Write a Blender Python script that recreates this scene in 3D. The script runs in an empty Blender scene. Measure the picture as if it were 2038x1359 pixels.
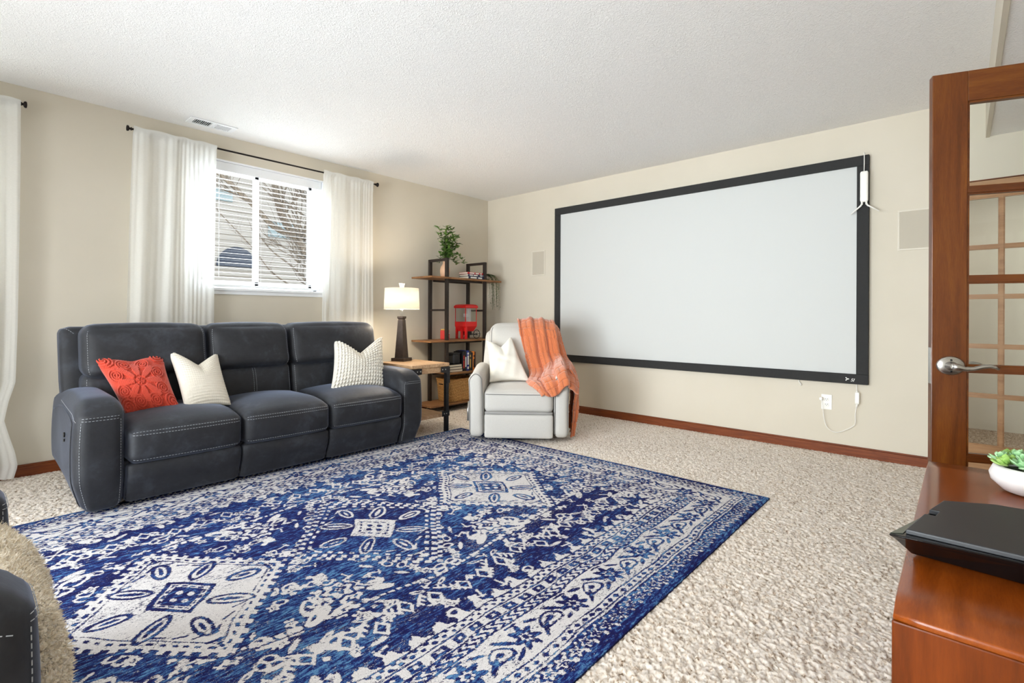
import bpy, bmesh, math, random
import numpy as np
from mathutils import Vector, Matrix
PI = math.pi
SC = bpy.context.scene
COL = SC.collection
random.seed(7)

# ------------------------------------------------------------------ camera, view, world, big lights
F_PX, YAW, ROLL = 998.03, 0.7315, 0.0046
CAM = Vector((-4.7121, -4.6643, 1.0866))
cd = bpy.data.cameras.new('camera'); cam = bpy.data.objects.new('camera', cd); COL.objects.link(cam)
cd.sensor_fit = 'HORIZONTAL'; cd.sensor_width = 36.0; cd.lens = F_PX / 2038 * 36.0
cd.shift_x = 0.0; cd.shift_y = -(679.5 - 628.57) / 2038
cd.clip_start = 0.05; cd.clip_end = 200
fw = Vector((math.cos(YAW), math.sin(YAW), 0)); rt = Vector((math.sin(YAW), -math.cos(YAW), 0)); up = rt.cross(fw)
r2 = rt * math.cos(ROLL) + up * math.sin(ROLL); u2 = up * math.cos(ROLL) - rt * math.sin(ROLL)
cam.matrix_world = Matrix(((r2.x, u2.x, -fw.x, CAM.x), (r2.y, u2.y, -fw.y, CAM.y), (r2.z, u2.z, -fw.z, CAM.z), (0, 0, 0, 1)))
SC.camera = cam
SC.view_settings.view_transform = 'Standard'; SC.view_settings.look = 'None'
SC.view_settings.gamma = 1.0; SC.view_settings.use_curve_mapping = False
SC.view_settings.exposure = 0.71
SC.cycles.use_denoising = True
SC.cycles.max_bounces = 10; SC.cycles.diffuse_bounces = 6; SC.cycles.transparent_max_bounces = 24
SC.cycles.glossy_bounces = 4; SC.cycles.sample_clamp_indirect = 6.0
SC.cycles.caustics_reflective = False; SC.cycles.caustics_refractive = False

W = bpy.data.worlds.new('sky'); SC.world = W; W.use_nodes = True
wb = W.node_tree.nodes['Background']; wb.inputs[0].default_value = (0.90, 0.95, 1.0, 1); wb.inputs[1].default_value = 1.35

def area(name, loc, target, sx, sy, power, color=(1, 1, 1), spread=PI):
    l = bpy.data.lights.new(name, 'AREA'); l.shape = 'RECTANGLE'; l.size = sx; l.size_y = sy
    l.energy = power; l.color = color; l.spread = spread
    o = bpy.data.objects.new(name, l); COL.objects.link(o); o.location = loc
    d = Vector(target) - Vector(loc); o.rotation_euler = d.to_track_quat('-Z', 'Y').to_euler()
    return o
# fill through an added patio door; daylight: window behind the far left curtain, overcast glow above the visible window
area('patio_fill', (-6.52, -2.9, 1.1), (0.0, -3.05, 0.75), 3.2, 1.95, 92, (0.91, 0.955, 1.0), 1.75)  # added lamp outside the invented patio door, fills the deep room
area('side_window_daylight', (-5.2, 0.32, 1.85), (-5.0, -3.0, 1.2), 1.2, 1.05, 16, (0.92, 0.96, 1.0))
area('window_sky_daylight', (-2.87, 1.15, 3.35), (-2.87, -1.6, 1.1), 4.4, 1.0, 420, (0.93, 0.97, 1.0))
area('window_ceiling_fill', (-2.87, 0.85, 1.0), (-2.87, -1.6, 2.7), 2.2, 0.9, 75, (0.93, 0.97, 1.0))  # added lamp low outside the window, brightens the ceiling near it
area('patio_ceiling_fill', (-8.6, -2.9, 0.05), (-3.0, -3.0, 2.6), 3.4, 2.0, 10, (0.95, 0.975, 1.0))  # added lamp low outside the invented door, brightens the deep ceiling
area('near_floor_fill', (-5.3, -3.5, 2.56), (-5.3, -3.5, 0), 0.7, 0.7, 10, (1.0, 0.98, 0.96))  # unseen lamp added without a fixture, brightens the near carpet
area('hall_area_light', (0.9, -4.9, 2.38), (0.9, -4.9, 0), 0.8, 0.8, 9, (1.0, 0.98, 0.96))  # bare area light under the hall ceiling, no fixture modelled

# ------------------------------------------------------------------ helpers
def srgb(r, g, b):
    f = lambda c: (c / 255) / 12.92 if c / 255 <= 0.04045 else ((c / 255 + 0.055) / 1.055) ** 2.4
    return (f(r), f(g), f(b), 1)

def tag(o, label=None, cat=None, group=None, kind=None):
    if label: o['label'] = label
    if cat: o['category'] = cat
    if group: o['group'] = group
    if kind: o['kind'] = kind
    return o

def thing(name, label, cat, loc=(0, 0, 0), rz=0.0, group=None):
    o = bpy.data.objects.new(name, None); COL.objects.link(o)
    o.location = loc; o.rotation_euler = (0, 0, rz); o.empty_display_size = 0.1
    return tag(o, label, cat, group)

def link(name, me, m=None, parent=None, smooth=True, loc=None, rot=None):
    if m is not None: me.materials.append(m)
    if smooth:
        for p in me.polygons: p.use_smooth = True
    o = bpy.data.objects.new(name, me); COL.objects.link(o)
    if parent: o.parent = parent
    if loc is not None: o.location = loc
    if rot is not None: o.rotation_euler = rot
    return o

class MB:
    """collects verts and faces, builds one mesh"""
    def __init__(s): s.v = []; s.f = []
    def add(s, vs, fs):
        b = len(s.v); s.v.extend([tuple(v) for v in vs]); s.f.extend([tuple(i + b for i in f) for f in fs]); return s
    def box(s, x0, x1, y0, y1, z0, z1, bev=0.0):
        if bev <= 0:
            vs = [(x, y, z) for x in (x0, x1) for y in (y0, y1) for z in (z0, z1)]
            return s.add(vs, [(0, 1, 3, 2), (4, 6, 7, 5), (0, 4, 5, 1), (2, 3, 7, 6), (0, 2, 6, 4), (1, 5, 7, 3)])
        bm = bmesh.new(); bmesh.ops.create_cube(bm, size=1)
        for v in bm.verts: v.co = Vector(((x0 + x1) / 2 + v.co.x * (x1 - x0), (y0 + y1) / 2 + v.co.y * (y1 - y0), (z0 + z1) / 2 + v.co.z * (z1 - z0)))
        bmesh.ops.bevel(bm, geom=bm.edges[:], offset=bev, segments=2, profile=0.5, affect='EDGES')
        bm.verts.ensure_lookup_table()
        s.add([v.co[:] for v in bm.verts], [[v.index for v in f.verts] for f in bm.faces]); bm.free(); return s
    def bar(s, p, q, w, h=None, roll=0.0):
        """rectangular bar from p to q"""
        p = Vector(p); q = Vector(q); d = (q - p).normalized(); h = h or w
        a = Vector((0, 0, 1)) if abs(d.z) < 0.95 else Vector((1, 0, 0))
        x = d.cross(a).normalized(); y = x.cross(d)
        if roll: x, y = x * math.cos(roll) + y * math.sin(roll), y * math.cos(roll) - x * math.sin(roll)
        vs = [c + x * (i * w / 2) + y * (j * h / 2) for c in (p, q) for i, j in ((-1, -1), (1, -1), (1, 1), (-1, 1))]
        return s.add(vs, [(3, 2, 1, 0), (4, 5, 6, 7), (0, 1, 5, 4), (1, 2, 6, 5), (2, 3, 7, 6), (3, 0, 4, 7)])
    def tube(s, pts, r, n=8, cap=True):
        pts = [Vector(p) for p in pts]; rs = r if isinstance(r, (list, tuple)) else [r] * len(pts)
        rings = []; prev = None
        for i, p in enumerate(pts):
            d = (pts[min(i + 1, len(pts) - 1)] - pts[max(i - 1, 0)])
            d = d.normalized() if d.length > 1e-9 else Vector((0, 0, 1))
            if prev is None:
                a = Vector((0, 0, 1)) if abs(d.z) < 0.9 else Vector((1, 0, 0)); x = d.cross(a).normalized()
            else:
                x = (prev - d * prev.dot(d)); x = x.normalized() if x.length > 1e-6 else d.orthogonal().normalized()
            prev = x; y = d.cross(x)
            rings.append([p + (x * math.cos(2 * PI * k / n) + y * math.sin(2 * PI * k / n)) * rs[i] for k in range(n)])
        vs = [v for rg in rings for v in rg]; fs = []
        for i in range(len(pts) - 1):
            for k in range(n):
                k2 = (k + 1) % n; fs.append((i * n + k, i * n + k2, (i + 1) * n + k2, (i + 1) * n + k))
        if cap: fs += [tuple(range(n - 1, -1, -1)), tuple((len(pts) - 1) * n + k for k in range(n))]
        return s.add(vs, fs)
    def lathe(s, prof, c=(0, 0, 0), n=32, cap=True, sq=None):
        """prof: (r, z); sq=4 gives a square section"""
        n = sq or n; off = PI / 4 if sq == 4 else 0
        vs = [(c[0] + r * math.cos(2 * PI * k / n + off), c[1] + r * math.sin(2 * PI * k / n + off), c[2] + z) for r, z in prof for k in range(n)]
        fs = []
        for i in range(len(prof) - 1):
            for k in range(n):
                k2 = (k + 1) % n; fs.append((i * n + k, i * n + k2, (i + 1) * n + k2, (i + 1) * n + k))
        if cap: fs += [tuple(range(n - 1, -1, -1)), tuple((len(prof) - 1) * n + k for k in range(n))]
        return s.add(vs, fs)
    def prism(s, poly, z0, z1):
        n = len(poly); vs = [(x, y, z0) for x, y in poly] + [(x, y, z1) for x, y in poly]
        fs = [tuple(range(n - 1, -1, -1)), tuple(range(n, 2 * n))] + [(i, (i + 1) % n, n + (i + 1) % n, n + i) for i in range(n)]
        return s.add(vs, fs)
    def xf(s, M, start=0):
        for i in range(start, len(s.v)): s.v[i] = tuple(M @ Vector(s.v[i]))
        return s
    def build(s, name, m=None, parent=None, smooth=False, bev=0.0, **k):
        me = bpy.data.meshes.new(name); me.from_pydata(s.v, [], s.f); me.validate(); me.update()
        bm = bmesh.new(); bm.from_mesh(me); bmesh.ops.recalc_face_normals(bm, faces=bm.faces[:]); bm.to_mesh(me); bm.free()
        o = link(name, me, m, parent, smooth, **k)
        if bev > 0:
            b = o.modifiers.new('bevel', 'BEVEL'); b.width = bev; b.segments = 2; b.limit_method = 'ANGLE'
        return o

def auto_smooth(o, ang=35):
    me = o.data
    for p in me.polygons: p.use_smooth = True
    bm = bmesh.new(); bm.from_mesh(me)
    for e in bm.edges:
        if len(e.link_faces) == 2 and e.calc_face_angle(0) > math.radians(ang): e.smooth = False
    bm.to_mesh(me); bm.free(); return o

class RC:
    """rounded, bulging block: a cushion or an upholstered volume"""
    def __init__(s, c, h, r, n=14, bulge=(0, 0, 0), deform=None):
        s.c = Vector(c); s.h = h; s.r = min(r, min(h) * 0.999); s.n = n; s.b = bulge; s.d = deform
    def surf(s, a, b, c):
        h, r = s.h, s.r; p = Vector((a * h[0], b * h[1], c * h[2]))
        q = Vector([max(-(h[i] - r), min(h[i] - r, p[i])) for i in range(3)])
        d = p - q; d = d.normalized() * r if d.length > 1e-9 else d
        o = q + d; u = [a, b, c]
        for i in range(3):
            j, k = (i + 1) % 3, (i + 2) % 3
            o[i] += s.b[i] * u[i] * (1 - u[j] ** 2) * (1 - u[k] ** 2)
        if s.d: o = Vector(s.d(o.x, o.y, o.z, a, b, c))
        return o + s.c
    def mesh(s, mb=None):
        mb = mb or MB(); n = s.n
        t = [math.sin((i / n - 0.5) * PI) * 0.55 + (i / n * 2 - 1) * 0.45 for i in range(n + 1)]
        key = {}; vs = []; fs = []
        def vid(a, b, c):
            k = (round(a, 5), round(b, 5), round(c, 5))
            if k not in key: key[k] = len(vs); vs.append(s.surf(a, b, c))
            return key[k]
        for ax in range(3):
            for sg in (-1, 1):
                for i in range(n):
                    for j in range(n):
                        q = []
                        for di, dj in ((0, 0), (1, 0), (1, 1), (0, 1)):
                            u = [0, 0, 0]; u[ax] = sg; u[(ax + 1) % 3] = t[i + di]; u[(ax + 2) % 3] = t[j + dj]; q.append(vid(*u))
                        fs.append(q if sg > 0 else q[::-1])
        return mb.add(vs, fs)
    def build(s, name, m, parent): return s.mesh().build(name, m, parent, smooth=True)
    def stitch(s, mb, params, off=0.002, dash=0.0095, gap=0.0055, r=0.0010):
        """dashes of thread along a polyline of (a,b,c) surface parameters"""
        if isinstance(mb, Seams): mb.l.append(MB()); mb = mb.l[-1]
        pts = [s.surf(*p) for p in params]
        ctr = s.c
        pts = [p + (p - ctr).normalized() * off for p in pts]
        L = [0]
        for i in range(1, len(pts)): L.append(L[-1] + (pts[i] - pts[i - 1]).length)
        def at(d):
            for i in range(1, len(pts)):
                if d <= L[i]:
                    t = (d - L[i - 1]) / max(1e-9, L[i] - L[i - 1]); return pts[i - 1].lerp(pts[i], t)
            return pts[-1]
        d = 0
        while d + dash < L[-1]:
            mb.tube([at(d), at(d + dash)], r, 4); d += dash + gap
        return mb

class Seams:
    """each line of thread becomes a part of its own"""
    def __init__(s): s.l = []
    def build(s, name, m, parent):
        for q in s.l: q.build(name, m, parent)
def lin(p, q, n=24):
    return [tuple(p[i] + (q[i] - p[i]) * k / n for i in range(3)) for k in range(n + 1)]

def catmull(P, t):
    n = len(P) - 1; x = max(0, min(n - 1e-6, t * n)); i = int(x); f = x - i
    p0 = P[max(i - 1, 0)]; p1 = P[i]; p2 = P[i + 1]; p3 = P[min(i + 2, n)]
    return [0.5 * (2 * b + (c - a) * f + (2 * a - 5 * b + 4 * c - d) * f * f + (-a + 3 * b - 3 * c + d) * f ** 3) for a, b, c, d in zip(p0, p1, p2, p3)]

def cloth(name, rows, m, parent=None, nu=120, nv=120, disp=None, thick=0.012):
    """loft through rows of control points, displaced along the normal"""
    G = np.zeros((nu + 1, nv + 1, 3))
    for j in range(nv + 1):
        prof = [catmull(r, j / nv) for r in rows]
        for i in range(nu + 1): G[i, j] = catmull(prof, i / nu)
    du = np.gradient(G, axis=0); dv = np.gradient(G, axis=1); N = np.cross(du, dv)
    N /= np.maximum(1e-9, np.linalg.norm(N, axis=2, keepdims=True))
    if disp is not None:
        U, V = np.meshgrid(np.linspace(0, 1, nu + 1), np.linspace(0, 1, nv + 1), indexing='ij')
        G = G + N * disp(U, V)[..., None]
    me = bpy.data.meshes.new(name)
    vs = G.reshape(-1, 3).tolist(); w = nv + 1
    fs = [(i * w + j, (i + 1) * w + j, (i + 1) * w + j + 1, i * w + j + 1) for i in range(nu) for j in range(nv)]
    me.from_pydata(vs, [], fs); me.update()
    o = link(name, me, m, parent, True)
    s = o.modifiers.new('thick', 'SOLIDIFY'); s.thickness = thick; s.offset = 0
    return o

# ------------------------------------------------------------------ materials
def nt(name):
    m = bpy.data.materials.new(name); m.use_nodes = True; t = m.node_tree
    b = t.nodes['Principled BSDF']; return m, t, b
def N(t, typ, **k):
    n = t.nodes.new(typ)
    for a, v in k.items(): setattr(n, a, v)
    return n
def coords(t, scale=(1, 1, 1), kind='Object', rot=(0, 0, 0)):
    c = N(t, 'ShaderNodeTexCoord'); mp = N(t, 'ShaderNodeMapping')
    mp.inputs['Scale'].default_value = scale; mp.inputs['Rotation'].default_value = rot
    t.links.new(c.outputs[kind], mp.inputs[0]); return mp.outputs[0]
def noise(t, vec, scale, detail=4, rough=0.55, dist=0.0):
    n = N(t, 'ShaderNodeTexNoise'); n.inputs['Scale'].default_value = scale; n.inputs['Detail'].default_value = detail
    n.inputs['Roughness'].default_value = rough; n.inputs['Distortion'].default_value = dist
    if vec is not None: t.links.new(vec, n.inputs['Vector'])
    return n.outputs['Fac']
def ramp(t, fac, stops, interp='LINEAR'):
    r = N(t, 'ShaderNodeValToRGB'); r.color_ramp.interpolation = interp; e = r.color_ramp.elements
    while len(e) < len(stops): e.new(0.5)
    for i, (p, c) in enumerate(stops): e[i].position = p; e[i].color = c if len(c) == 4 else (*c, 1)
    t.links.new(fac, r.inputs[0]); return r.outputs[0]
def bump(t, b, h, strength=0.3, dist=0.01, nrm=None):
    n = N(t, 'ShaderNodeBump'); n.inputs['Strength'].default_value = strength; n.inputs['Distance'].default_value = dist
    t.links.new(h, n.inputs['Height'])
    if nrm: t.links.new(nrm, n.inputs['Normal'])
    t.links.new(n.outputs[0], b.inputs['Normal']); return n.outputs[0]
def math_(t, op, a, b=None, c=None):
    n = N(t, 'ShaderNodeMath', operation=op)
    for i, v in enumerate((a, b, c)):
        if v is None: continue
        if isinstance(v, (int, float)): n.inputs[i].default_value = v
        else: t.links.new(v, n.inputs[i])
    return n.outputs[0]

def simple(name, col, rough=0.5, metal=0.0, var=0.0, vscale=20, bmp=0.0, bscale=200, spec=0.5, scale=(1, 1, 1), bdist=0.002, **k):
    m, t, b = nt(name); b.inputs['Base Color'].default_value = col; b.inputs['Roughness'].default_value = rough
    b.inputs['Metallic'].default_value = metal; b.inputs['Specular IOR Level'].default_value = spec
    v = coords(t, scale)
    if var > 0:
        lo = [c * (1 - var) for c in col[:3]]; hi = [min(1, c * (1 + var)) for c in col[:3]]
        t.links.new(ramp(t, noise(t, v, vscale), [(0.3, lo), (0.7, hi)]), b.inputs['Base Color'])
    if bmp > 0: bump(t, b, noise(t, v, bscale, 3), bmp, bdist)
    for a, x in k.items(): b.inputs[a.replace('_', ' ')].default_value = x
    return m

def wood(name, c1, c2, c3, scale=(1, 12, 12), rough=0.35, ns=3.0, coat=0.0, grain=30, bmp=0.05):
    m, t, b = nt(name); v = coords(t, scale)
    n1 = noise(t, v, ns, 5, 0.6, 0.6); n2 = noise(t, v, grain, 3, 0.7)
    f = math_(t, 'ADD', math_(t, 'MULTIPLY', n1, 0.8), math_(t, 'MULTIPLY', n2, 0.25))
    t.links.new(ramp(t, f, [(0.3, c1), (0.52, c2), (0.75, c3)]), b.inputs['Base Color'])
    b.inputs['Specular IOR Level'].default_value = 0.3; b.inputs['Roughness'].default_value = rough; b.inputs['Coat Weight'].default_value = coat; b.inputs['Coat Roughness'].default_value = 0.12
    bump(t, b, n2, bmp, 0.002); return m

M = {}
# wall paint: warm greige, faint roller texture
m, t, b = nt('wall_paint'); v = coords(t, kind='Object')
t.links.new(ramp(t, noise(t, v, 1.3, 3), [(0.3, srgb(206, 198, 181)), (0.7, srgb(212, 204, 188))]), b.inputs['Base Color'])
b.inputs['Roughness'].default_value = 0.75; bump(t, b, noise(t, v, 240, 3), 0.08, 0.002); M['wall'] = m
# ceiling: knockdown / stomped texture
m, t, b = nt('ceiling_texture'); v = coords(t)
n1 = noise(t, v, 38, 4, 0.6, 1.6); n2 = noise(t, v, 95, 3, 0.6, 0.8)
h = math_(t, 'ADD', math_(t, 'ABSOLUTE', math_(t, 'SUBTRACT', n1, 0.5)), math_(t, 'MULTIPLY', n2, 0.25))
b.inputs['Base Color'].default_value = srgb(241, 240, 238); b.inputs['Roughness'].default_value = 0.9
bump(t, b, h, 0.55, 0.02); M['ceiling'] = m
# carpet: shaggy frieze of cream and taupe yarn
m, t, b = nt('carpet_frieze'); v = coords(t)
n1 = noise(t, v, 110, 5, 0.85, 0.7); n2 = noise(t, v, 38, 3, 0.6); n3 = noise(t, v, 2.0, 2)
f = math_(t, 'ADD', math_(t, 'MULTIPLY', n1, 0.75), math_(t, 'MULTIPLY', n2, 0.3))
f = math_(t, 'ADD', f, math_(t, 'MULTIPLY', n3, 0.05))
fa = N(t, 'ShaderNodeAttribute'); fa.attribute_name = 'fleck'; f2 = math_(t, 'ADD', math_(t, 'MULTIPLY', f, 0.9), math_(t, 'MULTIPLY', math_(t, 'SUBTRACT', fa.outputs['Fac'], 0.5), 0.36))
t.links.new(ramp(t, f2, [(0.27, srgb(116, 92, 70)), (0.34, srgb(190, 168, 146)), (0.42, srgb(238, 224, 208)), (0.6, srgb(250, 240, 230))]), b.inputs['Base Color'])
b.inputs['Roughness'].default_value = 1.0; b.inputs['Specular IOR Level'].default_value = 0.1; b.inputs['Sheen Weight'].default_value = 0.1
bump(t, b, f, 0.6, 0.01); M['carpet'] = m
M['trimwood'] = wood('stained_trim', srgb(84, 36, 14), srgb(116, 56, 24), srgb(136, 72, 34), (1.5, 1.5, 25), 0.35, 3, 0.2)
M['white'] = simple('white_vinyl', srgb(238, 240, 242), 0.4)
M['whiteplastic'] = simple('white_plastic', srgb(240, 238, 232), 0.35)
M['blackmetal'] = simple('black_metal', srgb(28, 27, 27), 0.45, 0.6)
M['rodmetal'] = simple('bronze_rod', srgb(36, 30, 28), 0.4, 0.7)

def glass(name, tint=(1, 1, 1), refl=1.0):
    m = bpy.data.materials.new(name); m.use_nodes = True; t = m.node_tree; t.nodes.clear()
    o = N(t, 'ShaderNodeOutputMaterial'); mx = N(t, 'ShaderNodeMixShader'); tr = N(t, 'ShaderNodeBsdfTransparent'); gl = N(t, 'ShaderNodeBsdfGlossy')
    tr.inputs[0].default_value = (*tint, 1); gl.inputs['Roughness'].default_value = 0.02
    fr = N(t, 'ShaderNodeFresnel'); fr.inputs[0].default_value = 1.45
    ge = N(t, 'ShaderNodeNewGeometry'); t.links.new(math_(t, 'MULTIPLY', math_(t, 'MULTIPLY', fr.outputs[0], refl), math_(t, 'SUBTRACT', 1.0, ge.outputs['Backfacing'])), mx.inputs[0]); t.links.new(tr.outputs[0], mx.inputs[1]); t.links.new(gl.outputs[0], mx.inputs[2])
    t.links.new(mx.outputs[0], o.inputs[0]); return m
M['glass'] = glass('window_glass', (0.97, 0.985, 0.98)); M['clear'] = glass('clear_plastic', (0.97, 0.98, 0.98), 1.4)

def sheer(name, col, tr=0.12, tl=0.45, weave=900):
    m = bpy.data.materials.new(name); m.use_nodes = True; t = m.node_tree; t.nodes.clear()
    o = N(t, 'ShaderNodeOutputMaterial'); d = N(t, 'ShaderNodeBsdfDiffuse'); l = N(t, 'ShaderNodeBsdfTranslucent'); x = N(t, 'ShaderNodeBsdfTransparent')
    v = coords(t, (6, 6, 40)); f = noise(t, v, 12, 3)
    c = ramp(t, f, [(0.3, [a * 0.94 for a in col[:3]]), (0.7, col)])
    t.links.new(c, d.inputs[0]); t.links.new(c, l.inputs[0])
    m1 = N(t, 'ShaderNodeMixShader'); m1.inputs[0].default_value = tl; t.links.new(d.outputs[0], m1.inputs[1]); t.links.new(l.outputs[0], m1.inputs[2])
    m2 = N(t, 'ShaderNodeMixShader'); m2.inputs[0].default_value = tr; t.links.new(m1.outputs[0], m2.inputs[1]); t.links.new(x.outputs[0], m2.inputs[2])
    t.links.new(m2.outputs[0], o.inputs[0]); return m
M['sheer'] = sheer('sheer_linen', srgb(250, 250, 247), 0.14, 0.5); M['shade'] = sheer('shade_fabric', srgb(250, 246, 236), 0.0, 0.6)

# grey suede-look upholstery
def suede(name, c1, c2, c3):
    m, t, b = nt(name); v = coords(t)
    f = math_(t, 'ADD', math_(t, 'MULTIPLY', noise(t, v, 5, 4, 0.6, 0.5), 0.8), math_(t, 'MULTIPLY', noise(t, v, 40, 3), 0.2))
    t.links.new(ramp(t, f, [(0.33, c1), (0.52, c2), (0.72, c3)]), b.inputs['Base Color'])
    b.inputs['Roughness'].default_value = 0.62; b.inputs['Specular IOR Level'].default_value = 0.35
    b.inputs['Sheen Weight'].default_value = 0.55; b.inputs['Sheen Roughness'].default_value = 0.35; b.inputs['Sheen Tint'].default_value = srgb(160, 172, 200)
    bump(t, b, noise(t, v, 60, 4), 0.12, 0.004); return m
M['suede'] = suede('charcoal_suede', srgb(28, 28, 31), srgb(38, 39, 43), srgb(60, 63, 71))
M['thread'] = simple('pale_thread', srgb(168, 171, 176), 0.7)
def fabric(name, col, var=0.05, weave=500, bmp=0.25, sheen=0.2):
    m, t, b = nt(name); v = coords(t)
    w = N(t, 'ShaderNodeTexWave'); w.inputs['Scale'].default_value = weave / 6; w.inputs['Distortion'].default_value = 2.0; t.links.new(v, w.inputs[0])
    f = math_(t, 'ADD', math_(t, 'MULTIPLY', noise(t, v, 180, 3), 0.7), math_(t, 'MULTIPLY', w.outputs['Fac'], 0.3))
    t.links.new(ramp(t, f, [(0.25, [c * (1 - var) for c in col[:3]]), (0.75, [min(1, c * (1 + var)) for c in col[:3]])]), b.inputs['Base Color'])
    b.inputs['Roughness'].default_value = 0.9; b.inputs['Specular IOR Level'].default_value = 0.2; b.inputs['Sheen Weight'].default_value = sheen
    bump(t, b, f, bmp, 0.002); return m
M['cream_chair'] = fabric('cream_linen_upholstery', srgb(194, 191, 185), 0.06)
M['piping'] = fabric('grey_piping', srgb(120, 118, 116), 0.05)
M['cream_pillow'] = fabric('ivory_linen', srgb(224, 220, 209), 0.04)
M['ivory_knit'] = fabric('ivory_knit', srgb(222, 218, 208), 0.06)
M['waffle'] = fabric('beige_waffle', srgb(217, 210, 196), 0.06)
M['coral'] = fabric('coral_tufted', srgb(192, 66, 46), 0.2, sheen=0.4)
M['coral_edge'] = M['coral']
M['orange'] = fabric('orange_plush', srgb(200, 114, 72), 0.16, 300, 0.8, 0.6)
m, t, b = nt('cream_sherpa'); v = coords(t); f = noise(t, v, 150, 5, 0.75); t.links.new(ramp(t, f, [(0.35, srgb(214, 196, 166)), (0.5, srgb(240, 229, 208)), (0.65, srgb(252, 247, 238))]), b.inputs['Base Color'])
b.inputs['Roughness'].default_value = 1.0; b.inputs['Sheen Weight'].default_value = 0.5; b.inputs['Specular IOR Level'].default_value = 0.1; bump(t, b, f, 0.6, 0.006); M['sherpa'] = m

# ------------------------------------------------------------------ room shell
H = 2.60; XR, XL, YN = 0.0, -6.4, -5.42
def wall_with_holes(mb, axis, pos, thick, a0, a1, holes, z1=H):
    """axis 'y': wall in plane y=pos spanning x; holes (a0,a1,z0,z1)"""
    def put(p0, p1, q0, q1):
        if p1 - p0 < 1e-4 or q1 - q0 < 1e-4: return
        if axis == 'y': mb.box(p0, p1, min(pos, pos + thick), max(pos, pos + thick), q0, q1)
        else: mb.box(min(pos, pos + thick), max(pos, pos + thick), p0, p1, q0, q1)
    cur = a0
    for h0, h1, z0, zt in sorted(holes):
        put(cur, h0, 0, z1); put(h0, h1, 0, z0); put(h0, h1, zt, z1); cur = h1
    put(cur, a1, 0, z1)
W1 = (-3.44, -2.285, 1.29, 2.40); W2 = (-5.85, -4.69, 1.29, 2.40)
D2 = (-5.34, -4.565, 0.0, 2.035); PD = (-4.6, -1.2, 0.0, 2.1)
mb = MB(); wall_with_holes(mb, 'y', 0.0, 0.22, XL - 0.2, XR + 0.14, [W1, W2]); tag(mb.build('wall_left', M['wall']), kind='structure')
mb = MB(); wall_with_holes(mb, 'x', 0.0, 0.14, YN - 0.14, 0.0, [D2]); tag(mb.build('wall_right', M['wall']), kind='structure')
mb = MB(); wall_with_holes(mb, 'x', XL, -0.2, YN - 0.14, 0.0, [PD]); tag(mb.build('wall_rear', M['wall']), kind='structure')
mb = MB(); mb.box(XL, XR, YN - 0.14, YN, 0, H); tag(mb.build('wall_near', M['wall']), kind='structure')
def carpet_floor():
    g = 0.0066; x = np.arange(XL - 0.2, XR + 0.14 + g, g); y = np.arange(YN - 0.14, 0.22 + g, g); X, Y = np.meshgrid(x, y, indexing='ij'); r = np.random.RandomState(12)
    h = r.rand(*X.shape); h2 = (h + np.roll(h, 1, 0) + np.roll(h, 1, 1) + np.roll(h, -1, 0)) / 4; Z = -0.009 + 0.012 * np.clip((0.6 * h + 0.4 * h2 - .1) / .5, 0, 1)
    X = X + (r.rand(*X.shape) - .5) * g * .7; Y = Y + (r.rand(*Y.shape) - .5) * g * .7
    co = np.stack([X, Y, Z], -1).reshape(-1, 3); idx = np.arange(X.size).reshape(X.shape)
    f = np.stack([idx[:-1, :-1].ravel(), idx[1:, :-1].ravel(), idx[1:, 1:].ravel(), idx[:-1, 1:].ravel()], -1)
    ring = np.concatenate([idx[:, 0], idx[-1, 1:], idx[-2::-1, -1], idx[0, -2:0:-1]]); low = co[ring].copy(); low[:, 2] = -0.12; m0 = len(co); k = len(ring); q = np.arange(k); q1 = (q + 1) % k
    f = np.concatenate([f, np.stack([ring[q], m0 + q, m0 + q1, ring[q1]], -1)]); co = np.concatenate([co, low])
    me = bpy.data.meshes.new('floor'); me.vertices.add(len(co)); me.vertices.foreach_set('co', co.astype(np.float32).ravel()); me.loops.add(f.size); me.loops.foreach_set('vertex_index', f.astype(np.int32).ravel())
    me.polygons.add(len(f)); me.polygons.foreach_set('loop_start', np.arange(0, f.size, 4, dtype=np.int32)); me.polygons.foreach_set('loop_total', np.full(len(f), 4, dtype=np.int32)); me.update(calc_edges=True); me.validate()
    at = me.attributes.new('fleck', 'FLOAT', 'POINT'); at.data.foreach_set('value', r.rand(len(co)).astype(np.float32)); me.polygons.foreach_set('use_smooth', np.ones(len(f), dtype=bool)); tag(link('floor', me, M['carpet'], None, False), kind='structure')
carpet_floor()
mb = MB(); mb.box(XL - 0.2, XR + 0.14, YN - 0.14, 0.22, H, H + 0.12); tag(mb.build('ceiling', M['ceiling']), kind='structure')
mb = MB(); mb.box(XL, XR, YN, -4.80, 2.325, H); tag(mb.build('ceiling_soffit', M['ceiling']), kind='structure')
mb = MB(); mb.box(XL, XR, -4.80, -4.78, 2.318, H); tag(mb.build('trim_1', M['wall']), kind='structure')
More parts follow.
